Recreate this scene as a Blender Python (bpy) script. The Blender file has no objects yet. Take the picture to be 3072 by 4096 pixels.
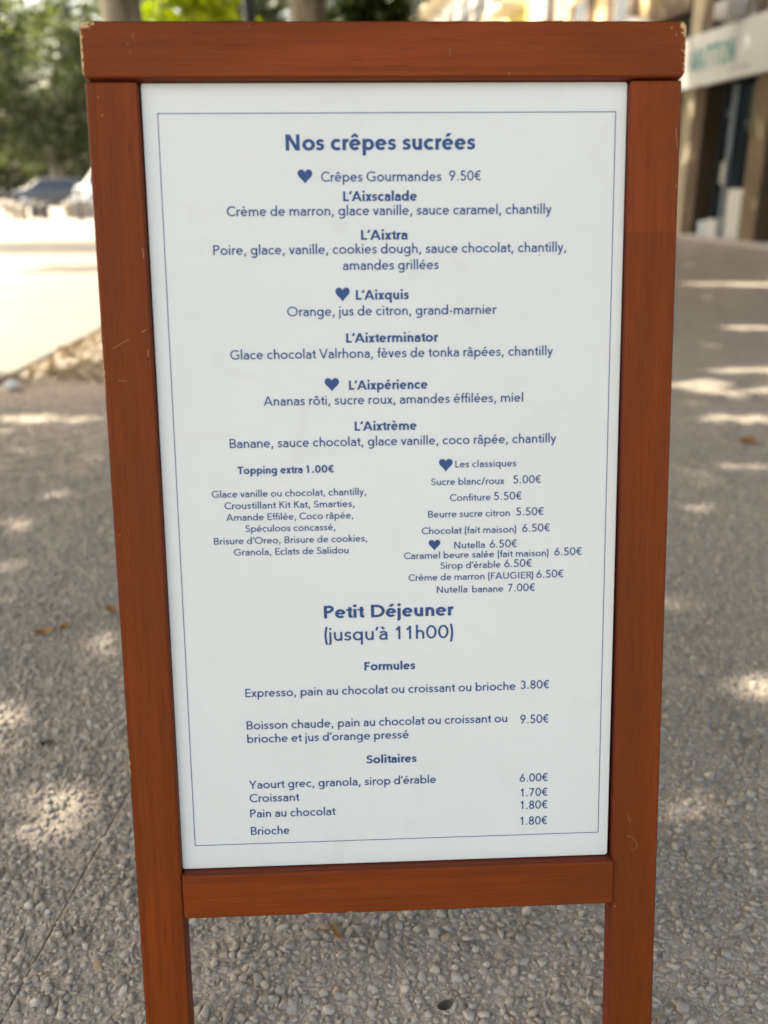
import bpy, bmesh, math, random
import numpy as np
from mathutils import Vector, Matrix
R = math.radians
SC = bpy.context.scene
COL = SC.collection
random.seed(4); rng = np.random.default_rng(11)

# ---------------------------------------------------------------- camera
CAM_H = 1.1410
cam_d = bpy.data.cameras.new('camera'); cam = bpy.data.objects.new('camera', cam_d); COL.objects.link(cam)
RC = Matrix(((0.99915, 0.020361, -0.035835), (-0.040709, 0.35155, -0.935284), (-0.006446, 0.935948, 0.35208)))
cam.matrix_world = Matrix.Translation((0, 0, CAM_H)) @ RC.to_4x4()
cam_d.sensor_fit = 'VERTICAL'; cam_d.sensor_height = 36.0; cam_d.lens = 30.925
cam_d.clip_start = .02; cam_d.clip_end = 900
cam_d.dof.use_dof = True; cam_d.dof.focus_distance = 1.18; cam_d.dof.aperture_fstop = 2.6
SC.camera = cam

# ---------------------------------------------------------------- daylight
SUN_EL = R(52); SUN_DIR = Vector((-.95, .31, 0)).normalized()      # towards the sun, on the ground
TO_SUN = Vector((SUN_DIR.x * math.cos(SUN_EL), SUN_DIR.y * math.cos(SUN_EL), math.sin(SUN_EL)))
world = bpy.data.worlds.new('World'); SC.world = world; world.use_nodes = True
wn = world.node_tree.nodes; wl = world.node_tree.links
sky = wn.new('ShaderNodeTexSky'); sky.sky_type = 'NISHITA'; sky.sun_disc = False
sky.sun_elevation = SUN_EL; sky.sun_rotation = math.atan2(TO_SUN.x, TO_SUN.y)
sky.air_density = 1.0; sky.dust_density = 6.0; sky.ozone_density = 1.0
wl.new(sky.outputs[0], wn['Background'].inputs[0]); wn['Background'].inputs[1].default_value = .15
sun_d = bpy.data.lights.new('sun', 'SUN'); sun_d.energy = 2.1; sun_d.angle = R(.53); sun_d.color = (1, .975, .94)
sun = bpy.data.objects.new('sun', sun_d); COL.objects.link(sun)
sun.rotation_mode = 'QUATERNION'; sun.rotation_quaternion = TO_SUN.to_track_quat('Z', 'Y')
VS = SC.view_settings
VS.view_transform = 'Standard'; VS.look = 'None'; VS.exposure = 2.32; VS.gamma = 1; VS.use_curve_mapping = False
VS.use_white_balance = True; VS.white_balance_temperature = 7950; VS.white_balance_tint = 6    # camera balanced for open shade
SC.render.engine = 'CYCLES'
SC.cycles.use_denoising = True; SC.cycles.max_bounces = 6; SC.cycles.diffuse_bounces = 4
SC.cycles.caustics_reflective = False; SC.cycles.caustics_refractive = False
SC.cycles.sample_clamp_indirect = 6

# ---------------------------------------------------------------- helpers
def tag(o, label=None, cat_=None, group=None, kind=None):
    if label: o['label'] = label
    if cat_: o['category'] = cat_
    if group: o['group'] = group
    if kind: o['kind'] = kind
    return o
def empty(name, loc=(0, 0, 0), rz=0.0):
    o = bpy.data.objects.new(name, None); COL.objects.link(o); o.location = loc; o.rotation_euler = (0, 0, rz)
    o.empty_display_size = .1
    return o
def mesh_obj(name, V, F, m, parent=None, smooth=False, mats=None):
    me = bpy.data.meshes.new(name); me.from_pydata([tuple(v) for v in V], [], F); me.update()
    if smooth: me.polygons.foreach_set('use_smooth', [True] * len(me.polygons))
    if m: me.materials.append(m)
    o = bpy.data.objects.new(name, me); COL.objects.link(o); o.parent = parent
    return o
def bm_obj(name, bm, m, parent=None, smooth=False):
    me = bpy.data.meshes.new(name); bm.to_mesh(me); bm.free()
    if smooth: me.polygons.foreach_set('use_smooth', [True] * len(me.polygons))
    if m: me.materials.append(m)
    o = bpy.data.objects.new(name, me); COL.objects.link(o); o.parent = parent
    return o
def add_box(bm, a, b, bev=0, seg=2, mat=None):
    g = bmesh.ops.create_cube(bm, size=1)
    vs = g['verts']; c = [(a[i] + b[i]) / 2 for i in range(3)]; s = [abs(b[i] - a[i]) for i in range(3)]
    for v in vs: v.co = Vector((c[0] + v.co.x * s[0], c[1] + v.co.y * s[1], c[2] + v.co.z * s[2]))
    if bev:
        es = list({e for v in vs for e in v.link_edges})
        r = bmesh.ops.bevel(bm, geom=es, offset=bev, segments=seg, affect='EDGES', profile=.6)
        vs = list({v for f in r['faces'] for v in f.verts} | {v for v in vs if v.is_valid})
    if mat is not None:
        for v in vs: v.co = mat @ v.co
    return vs
def box(name, a, b, m, parent=None, bev=0, seg=2, smooth=False):
    bm = bmesh.new(); add_box(bm, a, b, bev, seg); return bm_obj(name, bm, m, parent, smooth)
def tube_geo(P, rad, n, V, F, cap=True, jit=0):
    b = len(V); P = [Vector(p) for p in P]; prev = None
    for i, p in enumerate(P):
        t = (P[min(i+1, len(P)-1)] - P[max(i-1, 0)]).normalized()
        if prev is None: u = t.cross(Vector((.3, 1, .1))).normalized()
        else: u = (prev - t * prev.dot(t)).normalized()
        prev = u; w = t.cross(u)
        for k in range(n):
            a = 2 * math.pi * k / n; r = rad[i] * (1 + random.uniform(-jit, jit))
            V.append(p + u * (r * math.cos(a)) + w * (r * math.sin(a)))
    for i in range(len(P) - 1):
        for k in range(n):
            F.append((b + i*n + k, b + i*n + (k+1) % n, b + (i+1)*n + (k+1) % n, b + (i+1)*n + k))
    if cap:
        F.append(tuple(range(b + n - 1, b - 1, -1))); F.append(tuple(b + (len(P)-1)*n + k for k in range(n)))
def tube(name, P, rad, n, m, parent=None, jit=0, smooth=True):
    V, F = [], []; tube_geo(P, rad if hasattr(rad, '__len__') else [rad]*len(P), n, V, F, True, jit)
    return mesh_obj(name, V, F, m, parent, smooth)
def fast_mesh(name, verts, faces, m, parent=None, tone=None, smooth=False):
    """verts (n,3), faces (k,s) numpy arrays, all faces the same size; tone = one value per face"""
    me = bpy.data.meshes.new(name); n, k, s = len(verts), len(faces), faces.shape[1]
    me.vertices.add(n); me.vertices.foreach_set('co', verts.astype(np.float32).ravel())
    me.loops.add(k * s); me.loops.foreach_set('vertex_index', faces.astype(np.int32).ravel())
    me.polygons.add(k); me.polygons.foreach_set('loop_start', np.arange(0, k * s, s, dtype=np.int32))
    try: me.polygons.foreach_set('loop_total', np.full(k, s, dtype=np.int32))
    except Exception: pass
    me.update(calc_edges=True)
    if tone is not None:
        a = me.attributes.new('tone', 'FLOAT', 'FACE'); a.data.foreach_set('value', tone.astype(np.float32))
    if smooth: me.polygons.foreach_set('use_smooth', np.ones(k, dtype=bool))
    me.materials.append(m)
    o = bpy.data.objects.new(name, me); COL.objects.link(o); o.parent = parent
    return o

# ---------------------------------------------------------------- materials
class NT:
    def __init__(s, name, rough=.6, spec=.5):
        s.m = bpy.data.materials.new(name); s.m.use_nodes = True; s.t = s.m.node_tree; s.n = s.t.nodes
        s.p = s.n['Principled BSDF']; s.p.inputs['Roughness'].default_value = rough
        s.p.inputs['Specular IOR Level'].default_value = spec
    def node(s, t, **kw):
        x = s.n.new(t)
        for k, v in kw.items():
            if k.startswith('i_'):
                k = k[2:]; x.inputs[int(k) if k.isdigit() else k.replace('_', ' ')].default_value = v
            else: setattr(x, k, v)
        return x
    def link(s, a, b): s.t.links.new(a, b)
    def coord(s, which='Object', scale=(1, 1, 1), loc=(0, 0, 0), rot=(0, 0, 0)):
        c = s.node('ShaderNodeTexCoord'); m = s.node('ShaderNodeMapping')
        m.inputs['Scale'].default_value = scale; m.inputs['Location'].default_value = loc; m.inputs['Rotation'].default_value = rot
        s.link(c.outputs[which], m.inputs[0]); return m.outputs[0]
    def noise(s, vec, scale, detail=3, rough=.55, dist=0):
        x = s.node('ShaderNodeTexNoise'); x.inputs['Scale'].default_value = scale; x.inputs['Detail'].default_value = detail
        x.inputs['Roughness'].default_value = rough; x.inputs['Distortion'].default_value = dist
        s.link(vec, x.inputs['Vector']); return x.outputs['Fac']
    def ramp(s, fac, stops):
        x = s.node('ShaderNodeValToRGB'); e = x.color_ramp.elements
        while len(e) < len(stops): e.new(.5)
        for i, (p, c) in enumerate(stops):
            e[i].position = p; e[i].color = (*c, 1) if hasattr(c, '__len__') else (c, c, c, 1)
        s.link(fac, x.inputs[0]); return x.outputs[0]
    def mix(s, fac, a, b, mode='MIX'):
        x = s.node('ShaderNodeMix', data_type='RGBA', blend_type=mode)
        for sock, v in ((x.inputs[0], fac), (x.inputs[6], a), (x.inputs[7], b)):
            if isinstance(v, bpy.types.NodeSocket): s.link(v, sock)
            elif hasattr(v, '__len__'): sock.default_value = (*v, 1)
            else: sock.default_value = v
        return x.outputs[2]
    def math(s, op, a, b=0, c=0):
        x = s.node('ShaderNodeMath', operation=op)
        for i, v in enumerate((a, b, c)):
            if isinstance(v, bpy.types.NodeSocket): s.link(v, x.inputs[i])
            else: x.inputs[i].default_value = v
        return x.outputs[0]
    def bump(s, h, strength=.3, dist=.001):
        x = s.node('ShaderNodeBump'); x.inputs['Strength'].default_value = strength; x.inputs['Distance'].default_value = dist
        s.link(h, x.inputs['Height']); s.link(x.outputs[0], s.p.inputs['Normal']); return x
    def col(s, c):
        if isinstance(c, bpy.types.NodeSocket): s.link(c, s.p.inputs['Base Color'])
        else: s.p.inputs['Base Color'].default_value = (*c, 1)
def plain(name, c, rough=.6, var=.12, scale=6, metal=0, spec=.5):
    t = NT(name, rough, spec); f = t.noise(t.coord(), scale, 4)
    t.col(t.ramp(f, [(.25, [x * (1 - var) for x in c]), (.75, [min(1, x * (1 + var)) for x in c])]))
    t.p.inputs['Metallic'].default_value = metal
    return t.m
def glassy(name, c, rough=.06):
    t = NT(name, rough, .6); t.col(c); t.p.inputs['Metallic'].default_value = .0; return t.m
def wood(name, axis, lightness=1.0, corners=()):
    """stained pine: grain runs along `axis` (0 = x, 1 = y) of the board's own frame"""
    t = NT(name, .46, .13)
    st = (1.6, 46, 30) if axis == 0 else (46, 1.6, 30)
    oi = t.node('ShaderNodeObjectInfo')
    c = t.node('ShaderNodeTexCoord'); va = t.node('ShaderNodeVectorMath', operation='ADD')
    rn = t.node('ShaderNodeCombineXYZ'); t.link(t.math('MULTIPLY', oi.outputs['Random'], 7.3), rn.inputs[axis]); t.link(t.math('MULTIPLY', oi.outputs['Random'], 3.1), rn.inputs[2])
    t.link(c.outputs['Object'], va.inputs[0]); t.link(rn.outputs[0], va.inputs[1])
    def mp(sc):
        m = t.node('ShaderNodeMapping'); m.inputs['Scale'].default_value = sc; t.link(va.outputs[0], m.inputs[0]); return m.outputs[0]
    big = t.noise(mp((2.2, 10, 8) if axis == 0 else (10, 2.2, 8)), 1.0, 3, .5, .6)
    mid = t.noise(mp(st), 1.0, 5, .6, 1.2)
    fine = t.noise(mp((22, 760, 500) if axis == 0 else (760, 22, 500)), 1.0, 3, .65)
    base = t.ramp(mid, [(.20, (.145*lightness, .0255*lightness, .0036*lightness)), (.50, (.190*lightness, .0365*lightness, .0048*lightness)), (.82, (.240*lightness, .052*lightness, .0065*lightness))])
    base = t.mix(t.ramp(big, [(.36, 0.0), (.66, .75)]), base, (.130*lightness, .028*lightness, .0070*lightness))
    base = t.mix(t.ramp(fine, [(.30, .62), (.45, 0.0)]), base, (.055*lightness, .014*lightness, .006*lightness))
    # long dark grain lines
    wv = t.node('ShaderNodeTexWave', wave_type='BANDS', bands_direction='Y' if axis == 0 else 'X')
    wv.inputs['Scale'].default_value = 1.0; wv.inputs['Distortion'].default_value = 9; wv.inputs['Detail'].default_value = 2.5; wv.inputs['Detail Scale'].default_value = 1.6
    t.link(mp((1.3, 26, 9) if axis == 0 else (26, 1.3, 9)), wv.inputs['Vector'])
    base = t.mix(t.ramp(wv.outputs['Fac'], [(.02, .14), (.20, 0.0)]), base, (.075*lightness, .018*lightness, .007*lightness))
    # stain collects a redder film on the rounded edges
    ge = t.node('ShaderNodeNewGeometry'); no = t.node('ShaderNodeVectorMath', operation='DOT_PRODUCT')
    tc = t.node('ShaderNodeVectorTransform', vector_type='NORMAL', convert_from='WORLD', convert_to='OBJECT')
    t.link(ge.outputs['Normal'], tc.inputs[0]); t.link(tc.outputs[0], no.inputs[0]); no.inputs[1].default_value = (0, 0, 1)
    edge = t.ramp(no.outputs['Value'], [(.80, .75), (.985, 0.0)])
    base = t.mix(edge, base, (.115*lightness, .020*lightness, .0085*lightness))
    # knocked edges and corners showing bare wood
    for (cx, cy, rad, thr) in corners:
        d = t.node('ShaderNodeVectorMath', operation='MULTIPLY'); sp = t.node('ShaderNodeVectorMath', operation='SUBTRACT')
        t.link(c.outputs['Object'], sp.inputs[0]); sp.inputs[1].default_value = (cx, cy, 0)
        t.link(sp.outputs[0], d.inputs[0]); d.inputs[1].default_value = (1 / rad[0], 1 / rad[1], 0)
        ln = t.node('ShaderNodeVectorMath', operation='LENGTH'); t.link(d.outputs[0], ln.inputs[0])
        nz = t.noise(c.outputs['Object'], 260, 4, .7)
        v = t.math('ADD', t.math('MULTIPLY', t.math('SUBTRACT', 1.0, ln.outputs['Value']), .9), t.math('MULTIPLY', t.math('SUBTRACT', nz, .5), thr))
        base = t.mix(t.ramp(v, [(.16, 0.0), (.22, 1.0)]), base, (.50, .34, .17))
    # pin-point chips
    vo = t.node('ShaderNodeTexVoronoi', feature='F1'); vo.inputs['Scale'].default_value = 34
    t.link(va.outputs[0], vo.inputs['Vector'])
    sp = t.math('MULTIPLY', t.math('LESS_THAN', vo.outputs['Distance'], .030), t.math('GREATER_THAN', t.noise(mp((9, 9, 9)), 1.0, 1), .60))
    base = t.mix(sp, base, (.42, .26, .12))
    t.col(base)
    t.link(t.ramp(big, [(.3, .42), (.7, .55)]), t.p.inputs['Roughness'])
    h = t.math('ADD', t.math('MULTIPLY', fine, .5), t.math('MULTIPLY', mid, .5))
    t.bump(h, .20, .0005)
    t.p.inputs['Coat Weight'].default_value = .0; t.p.inputs['Coat Roughness'].default_value = .3
    return t.m

def aggregate(name, near=True, soft=False):
    t = NT(name, .85, .3); ob = t.coord('Object')
    big = t.noise(ob, .55, 4); mid = t.noise(ob, 7, 5, .6); fine = t.noise(ob, 330, 4, .75)
    vo = t.node('ShaderNodeTexVoronoi', feature='F1'); vo.inputs['Scale'].default_value = 62; t.link(ob, vo.inputs['Vector'])
    vd = t.node('ShaderNodeTexVoronoi', feature='DISTANCE_TO_EDGE'); vd.inputs['Scale'].default_value = 62; t.link(ob, vd.inputs['Vector'])
    cem = t.ramp(fine, [(.30, (.22, .195, .160)), (.48, (.44, .400, .340)), (.66, (.64, .595, .52))])
    bw = t.node('ShaderNodeSeparateColor'); t.link(vo.outputs['Color'], bw.inputs[0])
    st = t.ramp(bw.outputs[0], [(0, (.22, .19, .155)), (.5, (.30, .265, .22)), (1, (.44, .40, .34))])
    if near: c = cem
    else:
        gap = (.265, .242, .205) if soft else (.12, .11, .096)
        c = t.mix(t.ramp(vd.outputs['Distance'], [(.02, 0.0), (.12, .85)]), gap, t.mix(.75 if soft else .45, st, cem))
        t.bump(t.math('ADD', t.math('MINIMUM', vd.outputs['Distance'], .25), t.math('MULTIPLY', fine, .12)), .35 if soft else .7, .02)
    c = t.mix(t.ramp(mid, [(.35, .0), (.7, .22)]), c, (.20, .185, .155))
    c = t.mix(t.ramp(big, [(.35, .0), (.7, .30)]), c, (.30, .275, .24))
    if not near: c = t.mix(1.0, c, (1.24, 1.17, 1.16) if soft else (1.44, 1.36, 1.36), 'MULTIPLY')
    t.col(c)
    if near: t.bump(t.math('ADD', fine, t.noise(ob, 130, 3, .6)), .8, .0022)
    return t.m
def stone_mat():
    t = NT('aggregate stone', .62, .35)
    a = t.node('ShaderNodeAttribute', attribute_name='tone')
    f = t.noise(t.coord(), 300, 4, .65)
    c = t.ramp(a.outputs['Fac'], [(0, (.18, .155, .128)), (.35, (.315, .272, .228)), (.65, (.385, .337, .288)), (.93, (.47, .417, .36)), (1, (.37, .25, .15))])
    t.col(t.mix(t.ramp(f, [(.3, 0.0), (.75, .38)]), c, (.40, .37, .32))); t.bump(f, .3, .0008)
    return t.m
def leaf_mat(name, dark, light, trans=.35):
    t = NT(name, .5, .4); a = t.node('ShaderNodeAttribute', attribute_name='tone')
    c = t.ramp(a.outputs['Fac'], [(0, dark), (1, light)]); t.col(c)
    tr = t.node('ShaderNodeBsdfTranslucent'); mx = t.node('ShaderNodeMixShader', i_0=trans)
    tc = t.mix(1.0, c, (1.5, 1.7, .5), 'MULTIPLY'); t.link(tc, tr.inputs['Color'])
    t.link(t.p.outputs[0], mx.inputs[1]); t.link(tr.outputs[0], mx.inputs[2])
    t.link(mx.outputs[0], t.n['Material Output'].inputs[0]); return t.m
def bark_mat():
    t = NT('plane bark', .8, .3); ob = t.coord(scale=(1, 1, .45))
    f = t.noise(ob, 5, 3, .5, .8); g = t.noise(ob, 30, 4)
    t.col(t.mix(t.ramp(g, [(.3, 0.0), (.8, .3)]), t.ramp(f, [(.38, (.13, .105, .075)), (.48, (.26, .235, .19)), (.6, (.38, .36, .30))]), (.16, .13, .10)))
    t.bump(f, .4, .02); return t.m

M = {}
M['rail'] = wood('stained wood rail', 0, 1.1, corners=[(-.0575 - .276, 1.330, (.019, .010), 1.9), (-.0585 - .276, 1.300, (.0048, .050), 1.9), (.6095 - .276, 1.328, (.009, .021), 1.9), (.6105 - .276, 1.29, (.005, .04), 2.0)])
M['post'] = wood('stained wood post', 1, .98, corners=[(-.0585 - .276, .335 + .14, (.0062, .055), 1.9), (-.0585 - .276, .95, (.0052, .05), 1.2)])
M['post_pale'] = wood('paler stained wood', 1, 1.16)
M['low'] = wood('stained wood lower rail', 0, 1.02, corners=[(-.104, .2690, (.016, .0045), 1.9), (-.060, .2690, (.006, .003), 1.9)])
M['agg'] = aggregate('cement between stones', True); M['agg_far'] = aggregate('exposed aggregate', False); M['agg_near'] = aggregate('exposed aggregate near', False, True)
M['stone'] = stone_mat(); M['bark'] = bark_mat()
M['black'] = plain('black plastic', (.012, .012, .014), .5, .2)
M['ink'] = plain('navy print', (.006, .048, .175), .45, .04)
M['ink_thin'] = plain('navy print thin', (.025, .065, .20), .45, .04)
def panel_mat():
    t = NT('white panel', .42, .45); ob = t.coord()
    a = t.noise(ob, 2.2, 3, .5); b = t.noise(ob, 11, 5, .65, 1.5); d = t.noise(ob, 160, 2, .5)
    c = t.ramp(a, [(.3, (.62, .635, .605)), (.7, (.655, .668, .637))])
    c = t.mix(t.ramp(b, [(.56, 0.0), (.74, .42)]), c, (.59, .58, .525))
    vo = t.node('ShaderNodeTexVoronoi', feature='F1'); vo.inputs['Scale'].default_value = 15; t.link(ob, vo.inputs['Vector'])
    sp = t.math('MULTIPLY', t.math('LESS_THAN', vo.outputs['Distance'], .016), t.math('GREATER_THAN', t.noise(ob, 5, 1), .5))
    g1 = t.noise(t.coord(scale=(1.2, 4.5, 1), rot=(0, 0, .9)), 2.6, 5, .65, .8)
    c = t.mix(t.ramp(g1, [(.60, 0.0), (.72, .22)]), c, (.61, .56, .49))
    t.col(t.mix(sp, c, (.30, .28, .25)))
    t.link(t.ramp(b, [(.4, .36), (.8, .50)]), t.p.inputs['Roughness']); t.bump(d, .04, .0003)
    return t.m
M['panel'] = panel_mat()

# ---------------------------------------------------------------- lettering
# every glyph is a set of pen strokes (cap height = 1, x-height = .66) turned
# into flat ribbons of width w; ('d', ...) is a diagonal with level ends
XH = .665
def arc(cx, cy, rx, ry, a0, a1, n=None):
    n = n or max(4, int(abs(a1 - a0) / 13))
    return [(cx + rx * math.cos(R(a0 + (a1 - a0) * i / n)), cy + ry * math.sin(R(a0 + (a1 - a0) * i / n))) for i in range(n + 1)]
def cat(P, n=6):
    Q = [P[0]] + P + [P[-1]]; out = []
    for i in range(1, len(Q) - 2):
        p0, p1, p2, p3 = Q[i-1:i+3]
        for k in range(n):
            t = k / n
            out.append(tuple(.5 * (2*p1[c] + (p2[c]-p0[c])*t + (2*p0[c]-5*p1[c]+4*p2[c]-p3[c])*t*t + (3*p1[c]-p0[c]-3*p2[c]+p3[c])*t**3) for c in (0, 1)))
    out.append(P[-1]); return out
def glyph(ch, w):
    """-> (left bearing, body width, right bearing, strokes)"""
    h = w / 2; X = .705 if w > .15 else XH; S = .078; O = .044; D = .012; K = .74 if w > .15 else .92
    if w > .15: S, O, D = .062, .026, 0
    acc = {'é': ('e', 'a'), 'è': ('e', 'g'), 'ê': ('e', 'c'), 'à': ('a', 'g'), 'â': ('a', 'c'), 'ô': ('o', 'c')}
    if ch in acc:
        b, k = acc[ch]; l, g, r, s = glyph(b, w); m = g / 2; s = list(s)
        if k == 'a': s.append(('d', m - .045, X + .115, m + .10, X + .33))
        if k == 'g': s.append(('d', m + .045, X + .115, m - .10, X + .33))
        if k == 'c': s.append(('w', K, [(m - .17, X + .11), (m, X + .27), (m + .17, X + .11)]))
        return l, g, r, s
    def ln(*p): return [(p[i], p[i+1]) for i in range(0, len(p), 2)]
    def ring(cx, cy, rx, ry): return arc(cx, cy, rx, ry, 0, 360, 30) + ['closed']
    def bowl(g): return ring(g/2, X/2, g/2 - h, X/2 + .012 - h)
    if ch == 'o': return O, .68, O, [bowl(.68)]
    if ch == 'c':
        g = .56; rx = .66/2 - h; ry = X/2 + .012 - h
        return O, g, D + .01, [arc(.33, X/2, rx, ry, 47, 313)]
    if ch == 'e':
        g = .63; rx = g/2 - h; ry = X/2 + .012 - h; cy = X/2
        return O, g, O, [('w', K, ln(h, cy + .01, g - h, cy + .01)), arc(g/2, cy, rx, ry, 0, 318)]
    if ch in 'bdpq':
        g = .64; rx = (g - .01)/2 - h; ry = X/2 + .012 - h
        top = 1.06 if ch in 'bd' else X; bot = 0 if ch in 'bd' else -.33
        if ch in 'bp': return S, g, O, [ring(g/2 + .005, X/2, rx, ry), ln(h, bot, h, top)]
        return O, g, S, [ring(g/2 - .005, X/2, rx, ry), ln(g - h, bot, g - h, top)]
    if ch == 'g':
        g = .64; rx = (g - .01)/2 - h; ry = X/2 + .012 - h
        return O, g, S, [ring(g/2 - .005, X/2, rx, ry), ln(g - h, X, g - h, -.06) + arc(g/2 - .005, -.06, g/2 - h + .005, .28 - h, 0, -145)[1:]]
    if ch == 'a':
        g = .53; q = X / .665
        top = [(.055, .545)] + arc(g/2 - .0, X - .215, g/2 - h, .225 - h, 128, 0)
        return O, g, S - .02, [top + [(g - h, 0)], ('w', .5 + K/2, cat([(g - h, .405*q), (.31, .40*q), (.15, .36*q), (h, .2*q), (.07 + h*.6, .075 + h*.1), (.21, h*.9 - .014), (.37, .05 + h*.4), (g - h, .17*q)]))]
    if ch in 'nh':
        g = .54; rx = g/2 - h
        return S, g, S - .01, [ln(h, 0, h, 1.06 if ch == 'h' else X), arc(g/2, X + .012 - .27 - h + .02, rx, .25, 180, 0) + [(g - h, 0)]]
    if ch == 'm':
        g = .92; a = (g - w) / 4
        return S, g, S - .01, [ln(h, 0, h, X), arc(h + a, X - .24 - h, a, .25, 180, 0) + [(h + 2*a, 0)], arc(h + 3*a, X - .24 - h, a, .25, 180, 0) + [(h + 4*a, 0)]]
    if ch == 'u':
        g = .54; rx = g/2 - h
        return S - .01, g, S, [[(h, X)] + arc(g/2, .24 + h, rx, .25, 180, 360), ln(g - h, 0, g - h, X)]
    if ch == 'r': return S, .34, D, [ln(h, 0, h, X), arc(.30, X - .26 - h + .025, .30 - h, .25, 180, 78)]
    if ch == 'i': return S, w, S, [ln(h, 0, h, X), ('dot', h, X + .245, w * .60)]
    if ch == 'j': return S - .02, w, S, [ln(h, X, h, -.14) + arc(h - .12, -.14, .12, .19 - h, 0, -85)[1:], ('dot', h, X + .245, w * .60)]
    if ch == 'l': return S, w, S, [ln(h, 0, h, 1.06)]
    if ch == 't': return D, .37, D, [ln(.13 + h, .86, .13 + h, .16) + arc(.26 + h, .16, .13, .16 - h, 180, 285)[1:], ('w', K, ln(0, X - h*K, .37, X - h*K))]
    if ch == 'f': return D, .35, D - .01, [ln(.12 + h, 0, .12 + h, .87) + arc(.27 + h, .87, .15, .20 - h, 180, 82)[1:], ('w', K, ln(0, X - h*K, .34, X - h*K))]
    if ch == 's':
        g = .47; t = X + .012 - h; b = h - .012
        return O - .01, g, O - .01, [('w', .5 + K/2, cat([(g - .045, X - .125), (.35, t - .03), (.245, t), (.11 + h*.35, t - .05), (.02 + h, X*.735), (.13, X*.58), (.245, X*.51), (.36, X*.43), (g - .015 - h, X*.265), (g - .12 - h*.25, .045 + b*.9), (.22, b), (.11, b + .03), (.03, .125)]))]
    if ch in 'vy':
        g = .56; s = [('d', h*.95, X, g/2 + .0, 0)] if ch == 'v' else [('d', h*.95, X, g/2 + .005, .02)]
        if ch == 'v': return D, g, D, s + [('d', g - h*.95, X, g/2, 0)]
        return D, g, D, s + [[(g - h*.95, X), (g/2 - .065, -.17)] + arc(g/2 - .20, -.13, .13, .20 - h, -15, -95)[1:]]
    if ch == 'x': g = .55; return D, g, D, [('d', h*1.1, X, g - h*1.1, 0), ('d', g - h*1.1, X, h*1.1, 0)]
    if ch == 'k': g = .52; return S, g, D, [ln(h, 0, h, 1.06), ('d', g - .06 - h, X, h + .06, .33), ('d', .17 + h, .40, g - h*1.1, 0)]
    if ch == 'A': g = .90; return D, g, D, [('d', h*1.05, 0, g/2, 1), ('d', g - h*1.05, 0, g/2, 1), ('w', K, ln(.18, .29, g - .18, .29))]
    if ch in 'BPRD':
        S2 = .115
        if ch == 'D': g = .82; return S2, g, O, [ln(h, 0, h, 1), [(h, 1 - h), (.34, 1 - h)] + arc(.34, .5, g - .34 - h, .5 - h, 90, -90)[1:-1] + [(.34, h), (h, h)]]
        g = .60 if ch != 'B' else .64; k = .5
        up = [(h, 1 - h), (.32, 1 - h)] + arc(.32, (k + 1)/2 - .01, g - .04*(ch == 'B') - .32 - h, (1 - k)/2 - h + .03, 90, -90)[1:-1] + [(.32, k - .02 + h*.2), (h, k - .02 + h*.2)]
        s = [ln(h, 0, h, 1), up]
        if ch == 'B': s.append([(.30, k - .02), (.36, k - .02)] + arc(.36, .245 + h*.5, g - .36 - h, .245 - h*.5, 90, -90)[1:-1] + [(.36, h), (h, h)])
        if ch == 'R': s.append(('d', .32, .5, g - .0, 0))
        return S2, g, O if ch != 'R' else D, s
    if ch in 'CG':
        g = .86; rx = .5 - h; s = arc(.5, .5, rx, .512 - h, 45, 315 if ch == 'C' else 312)
        if ch == 'C': return O, g - .03, D, [s]
        return O, g + .02, S, [s + [(g + .02 - h, .14), (g + .02 - h, .47)], ln(.56, .47 - h*.3, g + .02, .47 - h*.3)]
    if ch == 'O': return O, 1.04, O, [ring(.52, .5, .52 - h, .512 - h)]
    if ch in 'EF':
        g = .56 if ch == 'E' else .52; s = [ln(h, 0, h, 1), ln(h, 1 - h, g, 1 - h), ('w', .9, ln(h, .51, g - .04, .51))]
        if ch == 'E': s.append(ln(h, h, g + .02, h))
        return .115, g, .04, s
    if ch == 'L': return .115, .50, .02, [ln(h, 0, h, 1), ln(h, h, .50, h)]
    if ch == 'I': return .115, w, .115, [ln(h, 0, h, 1)]
    if ch == 'T': g = .66; return D, g, D, [ln(g/2, 0, g/2, 1), ln(0, 1 - h, g, 1 - h)]
    if ch == 'N': g = .76; return .115, g, .115, [ln(h, 0, h, 1), ln(g - h, 0, g - h, 1), ('d', h*1.35, 1, g - h*1.35, 0)]
    if ch == 'M': g = .94; return .11, g, .11, [ln(h, 0, h, 1), ln(g - h, 0, g - h, 1), ('d', h*1.35, 1, g/2, .12), ('d', g - h*1.35, 1, g/2, .12)]
    if ch == 'K': g = .66; return .115, g, D, [ln(h, 0, h, 1), ('d', g - .04 - h, 1, h + .05, .50), ('d', .17 + h, .60, g - h*1.1, 0)]
    if ch == 'V': g = .84; return D, g, D, [('d', h*1.0, 1, g/2, 0), ('d', g - h*1.0, 1, g/2, 0)]
    if ch == 'Y': g = .80; return D, g, D, [('d', h*1.1, 1, g/2, .40), ('d', g - h*1.1, 1, g/2, .40), ln(g/2, 0, g/2, .47)]
    if ch == 'U': g = .72; return .105, g, .105, [[(h, 1)] + arc(g/2, .33, g/2 - h, .34 - h, 180, 360) + [(g - h, 1)]]
    if ch == 'S':
        g = .60; t = 1.012 - h; b = h - .012
        return O, g, O, [('w', .6 + K*.4, cat([(g - .05, .845), (.43, t - .04), (.31, t), (.14 + h*.2, t - .06), (.045 + h, .745), (.12, .60), (.31, .515), (.49, .415), (g - .005 - h, .26), (g - .12 - h*.2, .065 + b), (.30, b), (.13, b + .05), (.02, .19)]))]
    if ch == '0': return .045, .67, .045, [ring(.335, .5, .335 - h, .512 - h)]
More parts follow.
